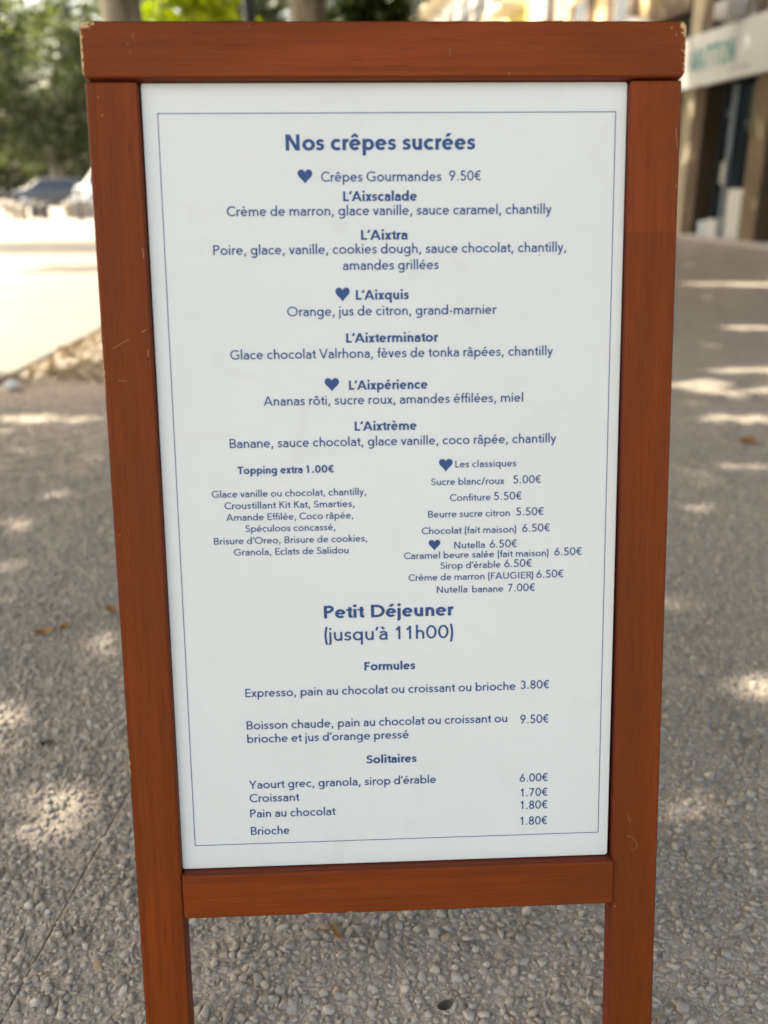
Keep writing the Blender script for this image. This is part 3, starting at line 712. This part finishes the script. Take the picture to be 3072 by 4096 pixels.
# ---------------------------------------------------------------- leaves and crowns
SUNG = Vector((TO_SUN.x / TO_SUN.z, TO_SUN.y / TO_SUN.z))             # ground shift per metre of height, towards the sun
def leaves(name, C, size, m, parent=None, tone=None, flat=.5):
    """one folded leaf (two triangles) at each centre"""
    n = len(C); s = size * rng.uniform(.65, 1.3, n)
    d = rng.normal(size=(n, 3)); d[:, 2] *= .6; d /= np.linalg.norm(d, axis=1)[:, None]
    u = rng.normal(size=(n, 3)); u[:, 2] = np.abs(u[:, 2]) + flat * 2; u = np.cross(d, u); u /= np.linalg.norm(u, axis=1)[:, None]
    nn = np.cross(d, u)
    a = C - d * s[:, None] * .55; b = C + d * s[:, None] * .55
    l = C + u * s[:, None] * .42 + nn * s[:, None] * .12; r = C - u * s[:, None] * .42 + nn * s[:, None] * .12
    V = np.stack([a, l, b, r], 1).reshape(-1, 3)
    f = np.array([(0, 2, 1), (0, 3, 2)]); F = (f[None] + (np.arange(n) * 4)[:, None, None]).reshape(-1, 3)
    if tone is None: tone = rng.random(n)
    return fast_mesh(name, V, F, m, parent, np.repeat(tone, 2))
M['leaf'] = leaf_mat('plane leaf', (.030, .055, .014), (.085, .125, .030))
M['leaf_dark'] = leaf_mat('dark leaf', (.016, .032, .012), (.050, .075, .024), .15)
M['leaf_bright'] = leaf_mat('fresh leaf', (.13, .17, .016), (.32, .36, .035), .55)
M['leaf_grey'] = leaf_mat('grey green leaf', (.045, .060, .032), (.17, .195, .120), .36)

def clumps(n_cl, centre, rad, per, spread, shell=.55):
    """leaf centres gathered in clumps inside an ellipsoid"""
    d = rng.normal(size=(n_cl, 3)); d /= np.linalg.norm(d, axis=1)[:, None]
    k = rng.random(n_cl) ** (1/3) * (1 - shell) + shell * rng.random(n_cl) ** .3
    c = np.array(centre) + d * k[:, None] * np.array(rad) * rng.uniform(.75, 1.08, (n_cl, 1))
    P = np.repeat(c, per, 0) + rng.normal(0, spread, (n_cl * per, 3)) * np.array((1, 1, .7))
    tone = np.clip(np.repeat(rng.random(n_cl), per) * .6 + rng.random(n_cl * per) * .4, 0, 1)
    return P, tone
def limbs(root, base, top, r, parent, spread, n=5):
    for i in range(n):
        a = 2 * math.pi * (i + random.random() * .6) / n; q = Vector(base).lerp(Vector(top), random.uniform(.7, 1))
        e = q + Vector((math.cos(a) * spread, math.sin(a) * spread, spread * random.uniform(.7, 1.2)))
        m = q.lerp(e, .5) + Vector((0, 0, .12 * spread))
        tube('limb', [q - root, m - root, e - root], [r * .5, r * .33, r * .12], 8, M['bark'], parent, .04)

# the avenue of plane trees, roof of leaves shaped for the shade and sun patches
dapples = []                                                          # (x, y, rx, ry) of light that falls through gaps
def dap(x, y, rx, ry=None): dapples.append((x, y, rx, ry or rx))
for q in DAPPLES: dap(*q)
def shaded(gx, gy):
    """where the roof of leaves closes above ground point g (seen along the sun)"""
    s = (gy < 5.35 + .5 * np.sin(gx * 1.7)) | (gx > -1.75 + .25 * np.sin(gy * 2.1)) | ((gy > 16.2) & (gy < 19.4) & (gx > -9))
    s |= (gy > 12.6 + .12*np.sin(gx*9)) & (gy < 13.6) & (gx > -4.4)
    s &= ~((gy > 20.3) & (gx < 3.6))
    for (x, y, rx, ry) in dapples:
        th = np.arctan2(gy - y, gx - x); wob = 1 + .22 * np.sin(3 * th + x * 9) + .12 * np.sin(7 * th + y * 5)
        s &= ~((((gx - x) / rx) ** 2 + ((gy - y) / ry) ** 2) < wob ** 2)
    return s
canopy_trees = [((-4.6, 1.2), .24), ((-2.1, 9.6), .205), ((-.30, 14.6), .30), ((3.9, -2.6), .24)]
N = 140000
C = np.stack([rng.uniform(-15, 6.5, N), rng.uniform(-5, 25, N), rng.uniform(0, 1, N)], 1)
zb = np.maximum(5.2, 1.6 + .235 * C[:, 1]); C[:, 2] = zb + C[:, 2] * 3.2
gx, gy = C[:, 0] - SUNG.x * C[:, 2], C[:, 1] - SUNG.y * C[:, 2]
# clustering: thin parts of the roof let small sun flecks through
fl = np.sin(gx * 2.9 + 2 * np.sin(gy * 1.3)) * np.sin(gy * 2.1 + 1.7 * np.sin(gx * 1.9)) + .5 * np.sin(gx * 6.1 + gy * 3.3)
keep = shaded(gx, gy) & (rng.random(N) < np.where((gx > -.45) & (gx < 1.6) & (gy > .55) & (gy < 1.75), 1, np.clip(.88 - .66 * np.clip(fl - .55, 0, 1), .15, 1))) & (gx < 10.5) & (gx > -9.5) & (gy < 24) & (gy > -3.2)
C = C[keep]
tp = np.array([t_[0] for t_ in canopy_trees]); own = np.argmin(((C[:, None, :2] - tp[None]) ** 2).sum(2), 1)
tl = ['plane tree standing out of view left of the menu board', 'plane tree with mottled grey trunk behind the board top left corner', 'leaning plane tree trunk behind the middle of the board top',
      'plane tree behind the viewer on the right']
for i, ((x, y), r) in enumerate(canopy_trees):
    root = empty('plane_tree', (x, y, 0)); tag(root, tl[i], 'tree', 'plane trees shading the terrace')
    lean = (0.0, 0.0) if i != 2 else (-.33, 0)
    top = Vector((lean[0], lean[1], 5.6 if i != 2 else 6.2))
    tube('trunk', [(0, 0, -.05), (0, 0, .25), (top.x*.25, 0, 1.5), (top.x * .55, 0, 3.0), top * .8, top], [r*1.5, r*1.15, r, r*.92, r*.85, r*.7], 20, M['bark'], root, .03)
    limbs(Vector((0, 0, 0)), top * .7, top, r, root, 2.0, 6)
    c = C[own == i] - np.array((x, y, 0)); leaves('crown', c, .27, M['leaf'], root)

# trees across the road on the left, seen against bright sky
far = [(-21.5, 56, 4.4, 'grey-green tree at the left edge beyond the road'), (-17.0, 55.5, 3.9, 'broad tree across the road left of the board'), (-12.6, 56.5, 3.9, 'dense dark tree across the road nearest the board'),
       (-18.5, 62, 5.0, 'tall tree beyond the road in the second row')]
for i, (x, y, r, lb) in enumerate(far):
    root = empty('street_tree', (x, y, .06)); tag(root, lb, 'tree', 'trees across the road')
    tube('trunk', [(0, 0, 0), (.1, 0, 1.6), (0, .1, 3.4), (.1, 0, 5)], [.34, .26, .22, .16], 12, M['bark'], root, .04)
    limbs(Vector((0, 0, 0)), (0, 0, 2.6), (0, 0, 4.4), .22, root, 1.9, 5)
    P, tn = clumps(135, (0, 0, 7.4), (r, r * .9, 5.4), 46, .50, .5); ok = P[:, 2] > 1.9 + .5 * np.sin(P[:, 0] * 1.7)
    P2, tn2 = clumps(30, (0, 0, 3.3), (r * .95, r * .8, 1.6), 30, .35)
    P = np.concatenate([P[ok], P2]); tn = np.concatenate([tn[ok], tn2])
    leaves('crown', P, .30, M['leaf_grey'], root, tn)
# clipped hedge closing the far side of the pavement
P = np.stack([rng.uniform(-46, 4, 26000), rng.uniform(68, 70, 26000), rng.uniform(.1, 4.6, 26000)], 1); P[:, 2] *= 1 + .12 * np.sin(P[:, 0] * 1.3)
hd = leaves('hedge', P, .34, M['leaf_dark']); tag(hd, 'long dark hedge beyond the street trees', 'hedge')
# bright sunlit tree and dark tree seen over the top rail
root = empty('young_tree', (-3.6, 23.5, 0)); tag(root, 'small tree with bright yellow-green sunlit leaves above the board left part', 'tree')
tube('trunk', [(0, 0, 0), (.05, 0, 2), (0, 0, 4.4)], [.1, .08, .05], 10, M['bark'], root)
P, tn = clumps(60, (.1, 0, 5.1), (1.35, 1.3, 1.7), 26, .24, .4); leaves('crown', P, .24, M['leaf_bright'], root, tn)
root = empty('dark_tree', (.85, 27, 0)); tag(root, 'dark green tree behind the middle of the board top', 'tree')  # dark leaf colour stands in for a plane crown in shade
tube('trunk', [(0, 0, 0), (0, 0, 5)], [.2, .12], 10, M['bark'], root)
P, tn = clumps(110, (0, 0, 6.0), (1.30, 1.4, 3.4), 40, .36, .4); leaves('crown', P, .30, M['leaf_dark'], root, tn)
root = empty('dark_tree', (-4.6, 31, 0)); tag(root, 'dark green tree behind the bright young tree', 'tree')
tube('trunk', [(0, 0, 0), (0, 0, 5)], [.2, .12], 10, M['bark'], root)
P, tn = clumps(120, (0, 0, 6.2), (3.4, 2.4, 3.6), 40, .38, .4); leaves('crown', P, .30, M['leaf_dark'], root, tn)

# lamp post behind the top rail
M['post_grey'] = plain('grey painted steel', (.045, .05, .055), .45, .15, 20)
lp = empty('lamp_post', (-.74, 8.0, 0)); tag(lp, 'slim dark grey lamp post between the two plane tree trunks', 'lamp post')
tube('pole', [(0, 0, 0), (0, 0, .5), (0, 0, 4.6)], [.075, .055, .05], 16, M['post_grey'], lp)
tube('base', [(0, 0, 0), (0, 0, .3), (0, 0, .36)], [.11, .10, .06], 16, M['post_grey'], lp)
V = []; F = []; tube_geo([(0, 0, 4.6), (0, 0, 4.68), (0, 0, 4.98), (0, 0, 5.1)], [.06, .13, .17, .03], 12, V, F); mesh_obj('lantern', V, F, M['post_grey'], lp, True)

# ---------------------------------------------------------------- leaf litter, single leaves, crumpled paper
M['litter'] = leaf_mat('dry leaf', (.15, .095, .048), (.36, .265, .165), .1)
n = 1500; P = np.stack([rng.uniform(0, 1, n) ** 1.3 * 1.25, rng.uniform(5.35, 9.2, n), rng.uniform(.004, .03, n)], 1)
P[:, 0] += np.array([edge_x(y) for y in P[:, 1]]) + .06
tag(leaves('leaf_litter', P, .055, M['litter'], flat=3), 'dry brown leaves blown along the edge of the pale paving', 'leaves', kind='stuff')
def leaf_shape(name, loc, L, W, rz, m, label, curl=.25, group=None):
    V, F = [], []; n = 8
    for i in range(n + 1):
        s = i / n; w = W * math.sin(math.pi * min(1, s * .94 + .04)) ** .7 * (1 + .12 * (i % 2)); z = L * curl * (s - .5) ** 2 * 4 * .5
        V += [((s - .5) * L, w / 2, z + W * .22), ((s - .5) * L, 0, z), ((s - .5) * L, -w / 2, z + W * .16)]
        if i: b = 3 * i; F += [(b-3, b, b+1, b-2), (b-2, b+1, b+2, b-1)]
    o = mesh_obj(name, V, F, m, None, True); o.location = loc; o.rotation_euler = (.08, -.05, rz)
    return tag(o, label, 'leaf', group)
M['dry'] = plain('dry orange leaf', (.30, .145, .045), .7, .35, 90)
M['dark_leaf'] = plain('blackened leaf', (.035, .032, .026), .7, .3, 90)
for (x, y, L, W, rz, mk, lb) in LEAVES: leaf_shape('fallen_leaf', (x, y, .005), L, W, rz, M[mk], lb, group='leaves fallen on the paving')
t = NT('crumpled paper', .8, .2); t.col((.75, .75, .73)); bm = bmesh.new(); bmesh.ops.create_icosphere(bm, subdivisions=3, radius=.045)
for v in bm.verts: v.co *= 1 + random.uniform(-.22, .2); v.co.z *= .6; v.co.z += .02
o = bm_obj('crumpled_paper', bm, t.m); o.location = (-2.0, 5.22, .01); tag(o, 'crumpled white paper beside the dry leaves', 'litter')

# ---------------------------------------------------------------- street edge: bollards, rail, cars
M['bol_stone'] = plain('limestone', (.34, .305, .26), .8, .18, 5); M['bol_dark'] = plain('dark cast iron', (.05, .05, .052), .5, .2, 20)
def bollard(loc, m, k, label, name='stone_bollard'):
    root = empty(name, loc); tag(root, label, 'bollard', 'bollards along the road edge')
    tube('shaft', [(0, 0, 0), (0, 0, .03), (0, 0, .40*k), (0, 0, .46*k)], [.17, .155, .155, .165], 16, m, root)
    tube('cap', [(0, 0, .46*k), (0, 0, .50*k), (0, 0, .56*k), (0, 0, .60*k)], [.19, .195, .15, .04], 16, m, root)
    return root
for (x, y, k, mk, lb) in BOLLARDS: bollard((x, y, .004), M[mk], k, lb, 'stone_bollard' if mk == 'bol_stone' else 'iron_bollard')
tp_ = empty('thin_post', (-8.47, 30.0, 0)); tag(tp_, 'thin dark post with flat plate just left of the board', 'post')
tube('pole', [(0, 0, 0), (0, 0, .95)], .045, 10, M['bol_dark'], tp_); tube('foot', [(0, 0, 0), (0, 0, .04)], .1, 10, M['bol_dark'], tp_)
box('plate', (-.09, -.02, .80), (.09, .0, 1.0), M['bol_dark'], tp_, .01)
ub = box('utility_box', (-.36, -.2, 0), (.36, .2, .46), plain('grey box paint', (.20, .19, .175), .6), None, .02); ub.location = (-8.95, 32.2, .004); tag(ub, 'low grey utility box behind the thin post', 'utility box')
M['glass'] = glassy('car glass', (.012, .016, .02)); M['tyre'] = plain('tyre rubber', (.02, .02, .02), .9); M['rim'] = plain('alloy rim', (.45, .45, .46), .3, .05, 9, .9)
M['lamp_red'] = plain('tail lamp', (.25, .01, .01), .2); M['lamp_clear'] = plain('head lamp', (.6, .62, .65), .1)
def car(loc, rz, paint, label, name, prof, L, W, roof):
    """body lofted across the width from a side profile; x forward"""
    root = empty(name, loc, rz); tag(root, label, 'van' if 'van' in name else 'car', 'vehicles parked across the road')
    n = len(prof); V, F = [], []
    for s, k in ((-1, .93), (-.93, 1), (.93, 1), (1, .93)):
        for (x, z) in prof:
            tw = 1 - .16 * max(0, (z - .85)) / (roof - .85 + 1e-6)
            V.append((x * (1 if abs(s) < .95 else .985), s * W/2 * tw, .25 + (z - .25) * k if z > .3 else z))
    for a in range(3):
        for i in range(n): j = (i + 1) % n; F.append((a*n+i, a*n+j, (a+1)*n+j, (a+1)*n+i))
    F.append(tuple(range(n-1, -1, -1))); F.append(tuple(range(3*n, 4*n)))
    body = mesh_obj('body', V, F, paint, root, True); md = body.modifiers.new('b', 'BEVEL'); md.width = .03; md.segments = 2
    return root
def wheels(root, xs, W, r=.31):
    for x in xs:
        for s in (-1, 1):
            tt = tube('wheel', [(x, s*(W/2 - .2), r), (x, s*(W/2 - .03), r), (x, s*(W/2 + .005), r)], [r, r, r*.9], 24, M['tyre'], root)
            tube('rim', [(x, s*(W/2 - .02), r), (x, s*(W/2 + .012), r)], [r*.66, r*.6], 16, M['rim'], tt)
def panes(root, quads):
    for q in quads: mesh_obj('window', q, [tuple(range(len(q)))], M['glass'], root)
hatch = [(-1.95, .25), (-2.0, .7), (-1.85, 1.0), (-1.55, 1.40), (-1.2, 1.48), (.3, 1.47), (.55, 1.38), (1.15, .98), (1.85, .84), (2.0, .62), (2.0, .25)]
def sideglass(x0, x1, x2, x3, z0, z1, W, roof):
    out = []
    for s in (-1, 1):
        def P(x, z): tw = 1 - .16 * (z - .85) / (roof - .85); return (x, s * (W/2 * tw + .012), z)
        out.append([P(x0, z0), P(x1, z0), P(x2, z1), P(x3, z1)])
    return out
def hatchback(loc, rz, paint, label):
    r = car(loc, rz, paint, label, 'parked_car', hatch, 4, 1.74, 1.48); wheels(r, (-1.25, 1.28), 1.74)
    panes(r, sideglass(-1.55, -.2, -.2, -1.3, .95, 1.38, 1.74, 1.48) + sideglass(-.12, .98, .42, -.12, .95, 1.38, 1.74, 1.48)
          + [[(1.17, -.68, 1.0), (1.17, .68, 1.0), (.585, .60, 1.39), (.585, -.60, 1.39)], [(-1.86, .66, 1.02), (-1.86, -.66, 1.02), (-1.60, -.58, 1.38), (-1.60, .58, 1.38)]])
    for s in (-1, 1):
        box('headlight', (1.93, s*.5 - .18, .62), (2.02, s*.5 + .18, .76), M['lamp_clear'], r, .02); box('tail_light', (-2.01, s*.68 - .1, .72), (-1.93, s*.68 + .1, .95), M['lamp_red'], r, .02)
    return r
PA = lambda n, c: plain(n, c, .25, .03, 1, 0, .7)
hatchback((-16.0, 51.8, -.045), math.pi, PA('dark paint', (.03, .035, .045)), 'dark hatchback parked across the road behind the bollards')
vanp = [(-2.5, .3), (-2.55, .9), (-2.5, 1.9), (-2.35, 2.0), (1.2, 2.0), (1.45, 1.92), (2.1, 1.15), (2.5, 1.0), (2.6, .7), (2.6, .3)]
v = car((-11.55, 50.2, -.045), math.pi, PA('white paint', (.78, .79, .78)), 'white van parked across the road just left of the board', 'parked_van', vanp, 5.1, 1.9, 2.0)
wheels(v, (-1.6, 1.65), 1.9, .33); panes(v, sideglass(.6, 1.9, 1.45, .6, 1.15, 1.75, 1.9, 2.0) + [[(2.12, -.72, 1.17), (2.12, .72, 1.17), (1.50, .64, 1.86), (1.50, -.64, 1.86)]])
for s in (-1, 1): box('headlight', (2.52, s*.66 - .15, .72), (2.62, s*.66 + .15, .9), M['lamp_clear'], v, .02)

# ---------------------------------------------------------------- shops on the right (local frame: x along the front away from us, y out to the pavement, z up)
FA = math.atan2(.99772, -.067523)
def facade_empty(name, u=0.0, w=0.0):
    c, s = math.cos(FA), math.sin(FA)
    return empty(name, (7.4291 + u * c - w * s, 15.8976 + u * s + w * c, 0), FA)
M['ochre'] = plain('ochre stone', (.135, .100, .060), .85, .18, 1.6); M['ochre_dark'] = plain('dark stone and pillar shade', (.075, .052, .030), .85, .2, 2)
M['beige'] = plain('beige stone', (.31, .265, .20), .85, .12, 1.5); M['shop_glass'] = glassy('shop glass', (.012, .017, .020), .05)
M['frame_blue'] = plain('blue grey frame', (.055, .085, .125), .45, .1, 9); M['white_gloss'] = plain('white laminate', (.46, .47, .47), .35, .05, 6)
M['fascia'] = plain('sign white', (.53, .57, .58), .5, .05, 2); M['teal'] = plain('teal letters', (.012, .23, .27), .4, .05, 5)
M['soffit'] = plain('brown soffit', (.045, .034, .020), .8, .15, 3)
sh = facade_empty('shop_building'); tag(sh, 'ochre stone shop building with dark openings on the right', 'building')
def fb(name, u0, u1, v0, v1, w0, w1, m, par=sh, bev=.01): return box(name, (u0, w0, v0), (u1, w1, v1), m, par, bev)
fb('wall', -9, 4.35, 4.95, 14, -6, -.30, M['ochre'])
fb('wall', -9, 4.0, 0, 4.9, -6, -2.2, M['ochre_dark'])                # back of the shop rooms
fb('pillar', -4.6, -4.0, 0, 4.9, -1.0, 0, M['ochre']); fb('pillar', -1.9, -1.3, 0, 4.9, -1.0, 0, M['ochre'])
fb('pillar', .58, 1.18, 0, 4.9, -1.0, 0, M['ochre']); fb('pillar', 3.15, 3.60, 0, 4.9, -1.0, .02, M['ochre_dark']); fb('pillar', 3.602, 4.1, 0, 4.9, -1.0, .05, M['beige'])  # dark brown and beige paint the shaded and lit sides of one pillar
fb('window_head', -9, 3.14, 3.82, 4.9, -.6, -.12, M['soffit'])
fb('door_step', -1.2, 3.14, 0, .06, -1.0, .25, M['kerb'])
for (a, b, lb) in ((2.50, 3.13, 0), (1.22, 2.22, 0), (-1.25, .54, 0), (-3.9, -1.95, 0)):
    g_ = fb('shop_window', a, b, .10, 2.85, -.42, -.40, M['shop_glass'], sh, 0)
    fb('window_frame', a, b, .06, .12, -.46, -.36, M['frame_blue'], g_); fb('window_frame', a, a + .05, .12, 2.85, -.46, -.36, M['frame_blue'], g_); fb('window_frame', b - .05, b, .12, 2.85, -.46, -.36, M['frame_blue'], g_)
    if b - a > .8: fb('window_frame', a + .05, b - .05, 2.1, 2.16, -.46, -.36, M['frame_blue'], g_)
dr = fb('door', 2.24, 2.46, 0.06, 2.85, -.44, -.20, M['frame_blue']); fb('door_handle', 2.30, 2.34, 1.0, 1.5, -.20, -.15, M['rim'], dr)
fb('poster', 2.62, 2.98, 1.05, 1.45, -.395, -.385, M['white_gloss']); fb('poster', 2.55, 3.0, 2.25, 2.42, -.395, -.385, M['frame_blue']); fb('poster', 1.45, 1.85, 1.05, 1.40, -.395, -.385, M['white_gloss'])
fb('poster', 1.30, 1.60, 1.5, 1.95, -.395, -.385, plain('faded red poster', (.25, .10, .08)))
fb('poster', 1.28, 2.05, 1.95, 2.80, -.395, -.385, plain('dark green foliage panel', (.03, .055, .03), .5, .5, 6)); fb('poster', 2.52, 2.60, .6, 2.0, -.395, -.385, M['frame_blue'])  # dark green panel stands in for greenery seen in the glass
# brown upper storey recesses over the sign
fb('pilaster', 3.50, 4.12, 4.96, 9, -.28, .02, M['beige']); fb('pilaster', 1.2, 1.9, 4.96, 9, -.28, .0, M['ochre'])
# boxes standing before the glass
cb = fb('display_cabinet', 1.22, 1.80, 0.062, .96, -.36, -.02, M['white_gloss'], None, .02); cb.location = sh.location; cb.rotation_euler = sh.rotation_euler; tag(cb, 'tall white box cabinet standing beside the ochre pillar', 'cabinet')
cb = fb('white_crate', 1.86, 2.30, 0.062, .40, -.18, .12, M['white_gloss'], None, .02); cb.location = sh.location; cb.rotation_euler = sh.rotation_euler; tag(cb, 'low white crate left of the tall white cabinet', 'crate')
cb = fb('blue_crate', 2.62, 2.95, 0.062, .34, -.25, -.02, plain('pale blue plastic', (.34, .42, .50), .4), None, .02); cb.location = sh.location; cb.rotation_euler = sh.rotation_euler; tag(cb, 'pale blue crate at the foot of the shop door', 'crate')
# fascia sign
sg = facade_empty('shop_sign'); tag(sg, 'long white shop sign with teal capitals over the shop windows', 'shop sign')
fb('sign_panel', -4.2, .62, 2.86, 3.80, .02, .20, M['fascia'], sg, .01); fb('sign_panel', .625, 3.70, 2.86, 3.80, .02, .20, M['fascia'], sg, .01); fb('sign_panel', 3.705, 4.75, 2.86, 3.80, .02, .22, M['white_gloss'], sg, .01)
def sign_text(txt, u0, u1, v, cap, w, m, name):
    V, F = text_mesh(txt, 1, 0, u1 - u0, 0, cap, 0)
    V = [(u1 - x, w + z * 20 + .004, v + y) for x, y, z in V]
    mesh_obj(name, V, [f[::1] for f in F], m, sg)
for i, ch in enumerate('MATTON'): sign_text(ch, 3.52 - i * .305 - .25, 3.52 - i * .305, 3.13, .42, .20, M['teal'], 'sign_letter')
sign_text('A', 4.05, 4.25, 3.05, .30, .22, plain('navy sign', (.03, .04, .12)), 'sign_letter')
M['sgrey'] = plain('grey sign', (.25, .25, .25))
for k in range(7): sign_text('nouoenu'[k], 1.90 - k*.11 - .09, 1.90 - k * .11, 3.00, .07, .20, M['sgrey'], 'sign_letter')
sign_text('O', .10, .42, 3.3, .26, .20, plain('red sign mark', (.42, .03, .06)), 'sign_letter')
lt = fb('projecting_lamp', 1.55, 2.05, 3.83, 4.12, .05, .55, M['white_gloss'], None, .06); lt.location = sh.location; lt.rotation_euler = sh.rotation_euler; tag(lt, 'white floodlight housing on top of the shop sign', 'lamp')
dp = empty('drain_pipe', sh.location, FA); tag(dp, 'pale grey drain pipe above the shop sign', 'pipe')
tube('pipe', [(1.35, .12, 3.81), (1.35, .12, 9)], .07, 12, plain('grey pipe', (.36, .36, .34)), dp)
for z in (4.3, 6.3): tube('bracket', [(1.35, .12, z), (1.35, .12, z + .06)], .085, 12, M['post_grey'], dp)

# sunlit house fronts further along
M['cream'] = plain('cream render', (.62, .50, .29), .85, .08, 1.2); M['white_wall'] = plain('white render', (.70, .70, .67), .85, .06, 1.2)
M['yellow'] = plain('yellow render', (.66, .60, .22), .85, .06, 1.2); M['grey_wall'] = plain('grey blue render', (.42, .43, .46), .85, .06, 1.2)
M['taupe'] = plain('taupe render', (.42, .36, .27), .85, .08, 1.2); M['shutter'] = plain('brown shutter', (.10, .06, .04), .7, .2, 9)
M['pane'] = glassy('window pane', (.02, .025, .03)); M['balcony'] = plain('balcony slab', (.50, .44, .33), .85, .1, 2)
def house(u0, u1, w, hgt, m, label, rows, nwin, trim=None):
    root = facade_empty('town_house', u0, w); tag(root, label, 'building', 'houses along the shopping street')
    Lh = u1 - u0
    fb('wall', 0, Lh, 0, hgt, -7, 0, m, root, .02); fb('roof', -.1, Lh + .1, hgt, hgt + .25, -7, .45, M['shutter'], root, .02)
    fb('cornice', -.02, Lh + .02, hgt - .35, hgt - .05, .001, .3, M['balcony'], root, .02)
    for r_ in range(rows):
        z = 3.9 + r_ * 3.1
        for i in range(nwin):
            c = Lh * (i + .5) / nwin
            wd = fb('window', c - .55, c + .55, z, z + 1.9, .003, .05, M['balcony'], root, .01)
            fb('pane', c - .45, c + .45, z + .1, z + 1.8, .052, .06, M['pane'], wd, 0)
            for s in (-1, 1): fb('shutter', c + s*.83 - .26, c + s*.83 + .26, z, z + 1.9, .01, .07, M['shutter'], root, .01)
        b = fb('balcony', .6, Lh - .6, z - .45, z - .27, .002, .9, M['balcony'], root, .02)
        for k in range(int((Lh - 1.4) / .35)):
            fb('baluster', .7 + k * .35, .74 + k * .35, z - .27, z + .55, .82, .86, M['post_grey'], b, 0)
        fb('handrail', .65, Lh - .65, z + .55, z + .60, .80, .88, M['post_grey'], b, 0)
    return root
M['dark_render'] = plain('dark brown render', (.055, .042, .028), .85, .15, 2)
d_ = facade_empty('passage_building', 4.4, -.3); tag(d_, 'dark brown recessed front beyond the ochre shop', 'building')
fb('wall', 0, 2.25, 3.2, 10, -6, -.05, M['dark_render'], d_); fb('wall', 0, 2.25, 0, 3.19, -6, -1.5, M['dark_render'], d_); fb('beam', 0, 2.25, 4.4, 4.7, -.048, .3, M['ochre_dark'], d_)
house(6.7, 13.2, 0, 10.5, M['cream'], 'cream sunlit house with balcony above the right part of the board', 2, 2)
house(13.4, 15.0, -.2, 11, M['taupe'], 'narrow taupe house beside the cream house', 2, 1)
house(15.1, 16.6, .1, 12, M['grey_wall'], 'narrow grey-blue house between the taupe and yellow fronts', 2, 1)
house(16.8, 20.5, .1, 12, M['yellow'], 'pale yellow house along the street', 2, 1)
house(20.7, 46, -.2, 15, M['white_wall'], 'long white house at the far end of the street', 3, 7)
ut = empty('parasol', (6.25, 21.2, 0)); tag(ut, 'closed-topped white parasol seen just over the board top right', 'parasol')
tube('pole', [(0, 0, 0), (0, 0, 4.25)], .03, 10, M['post_grey'], ut); V, F = [], []
tube_geo([(0, 0, 3.75), (0, 0, 4.05), (0, 0, 4.35), (0, 0, 4.42)], [1.25, .85, .3, .02], 12, V, F); mesh_obj('canopy', V, F, M['white_gloss'], ut)
tube('base', [(0, 0, 0), (0, 0, .1)], .3, 16, M['kerb'], ut)
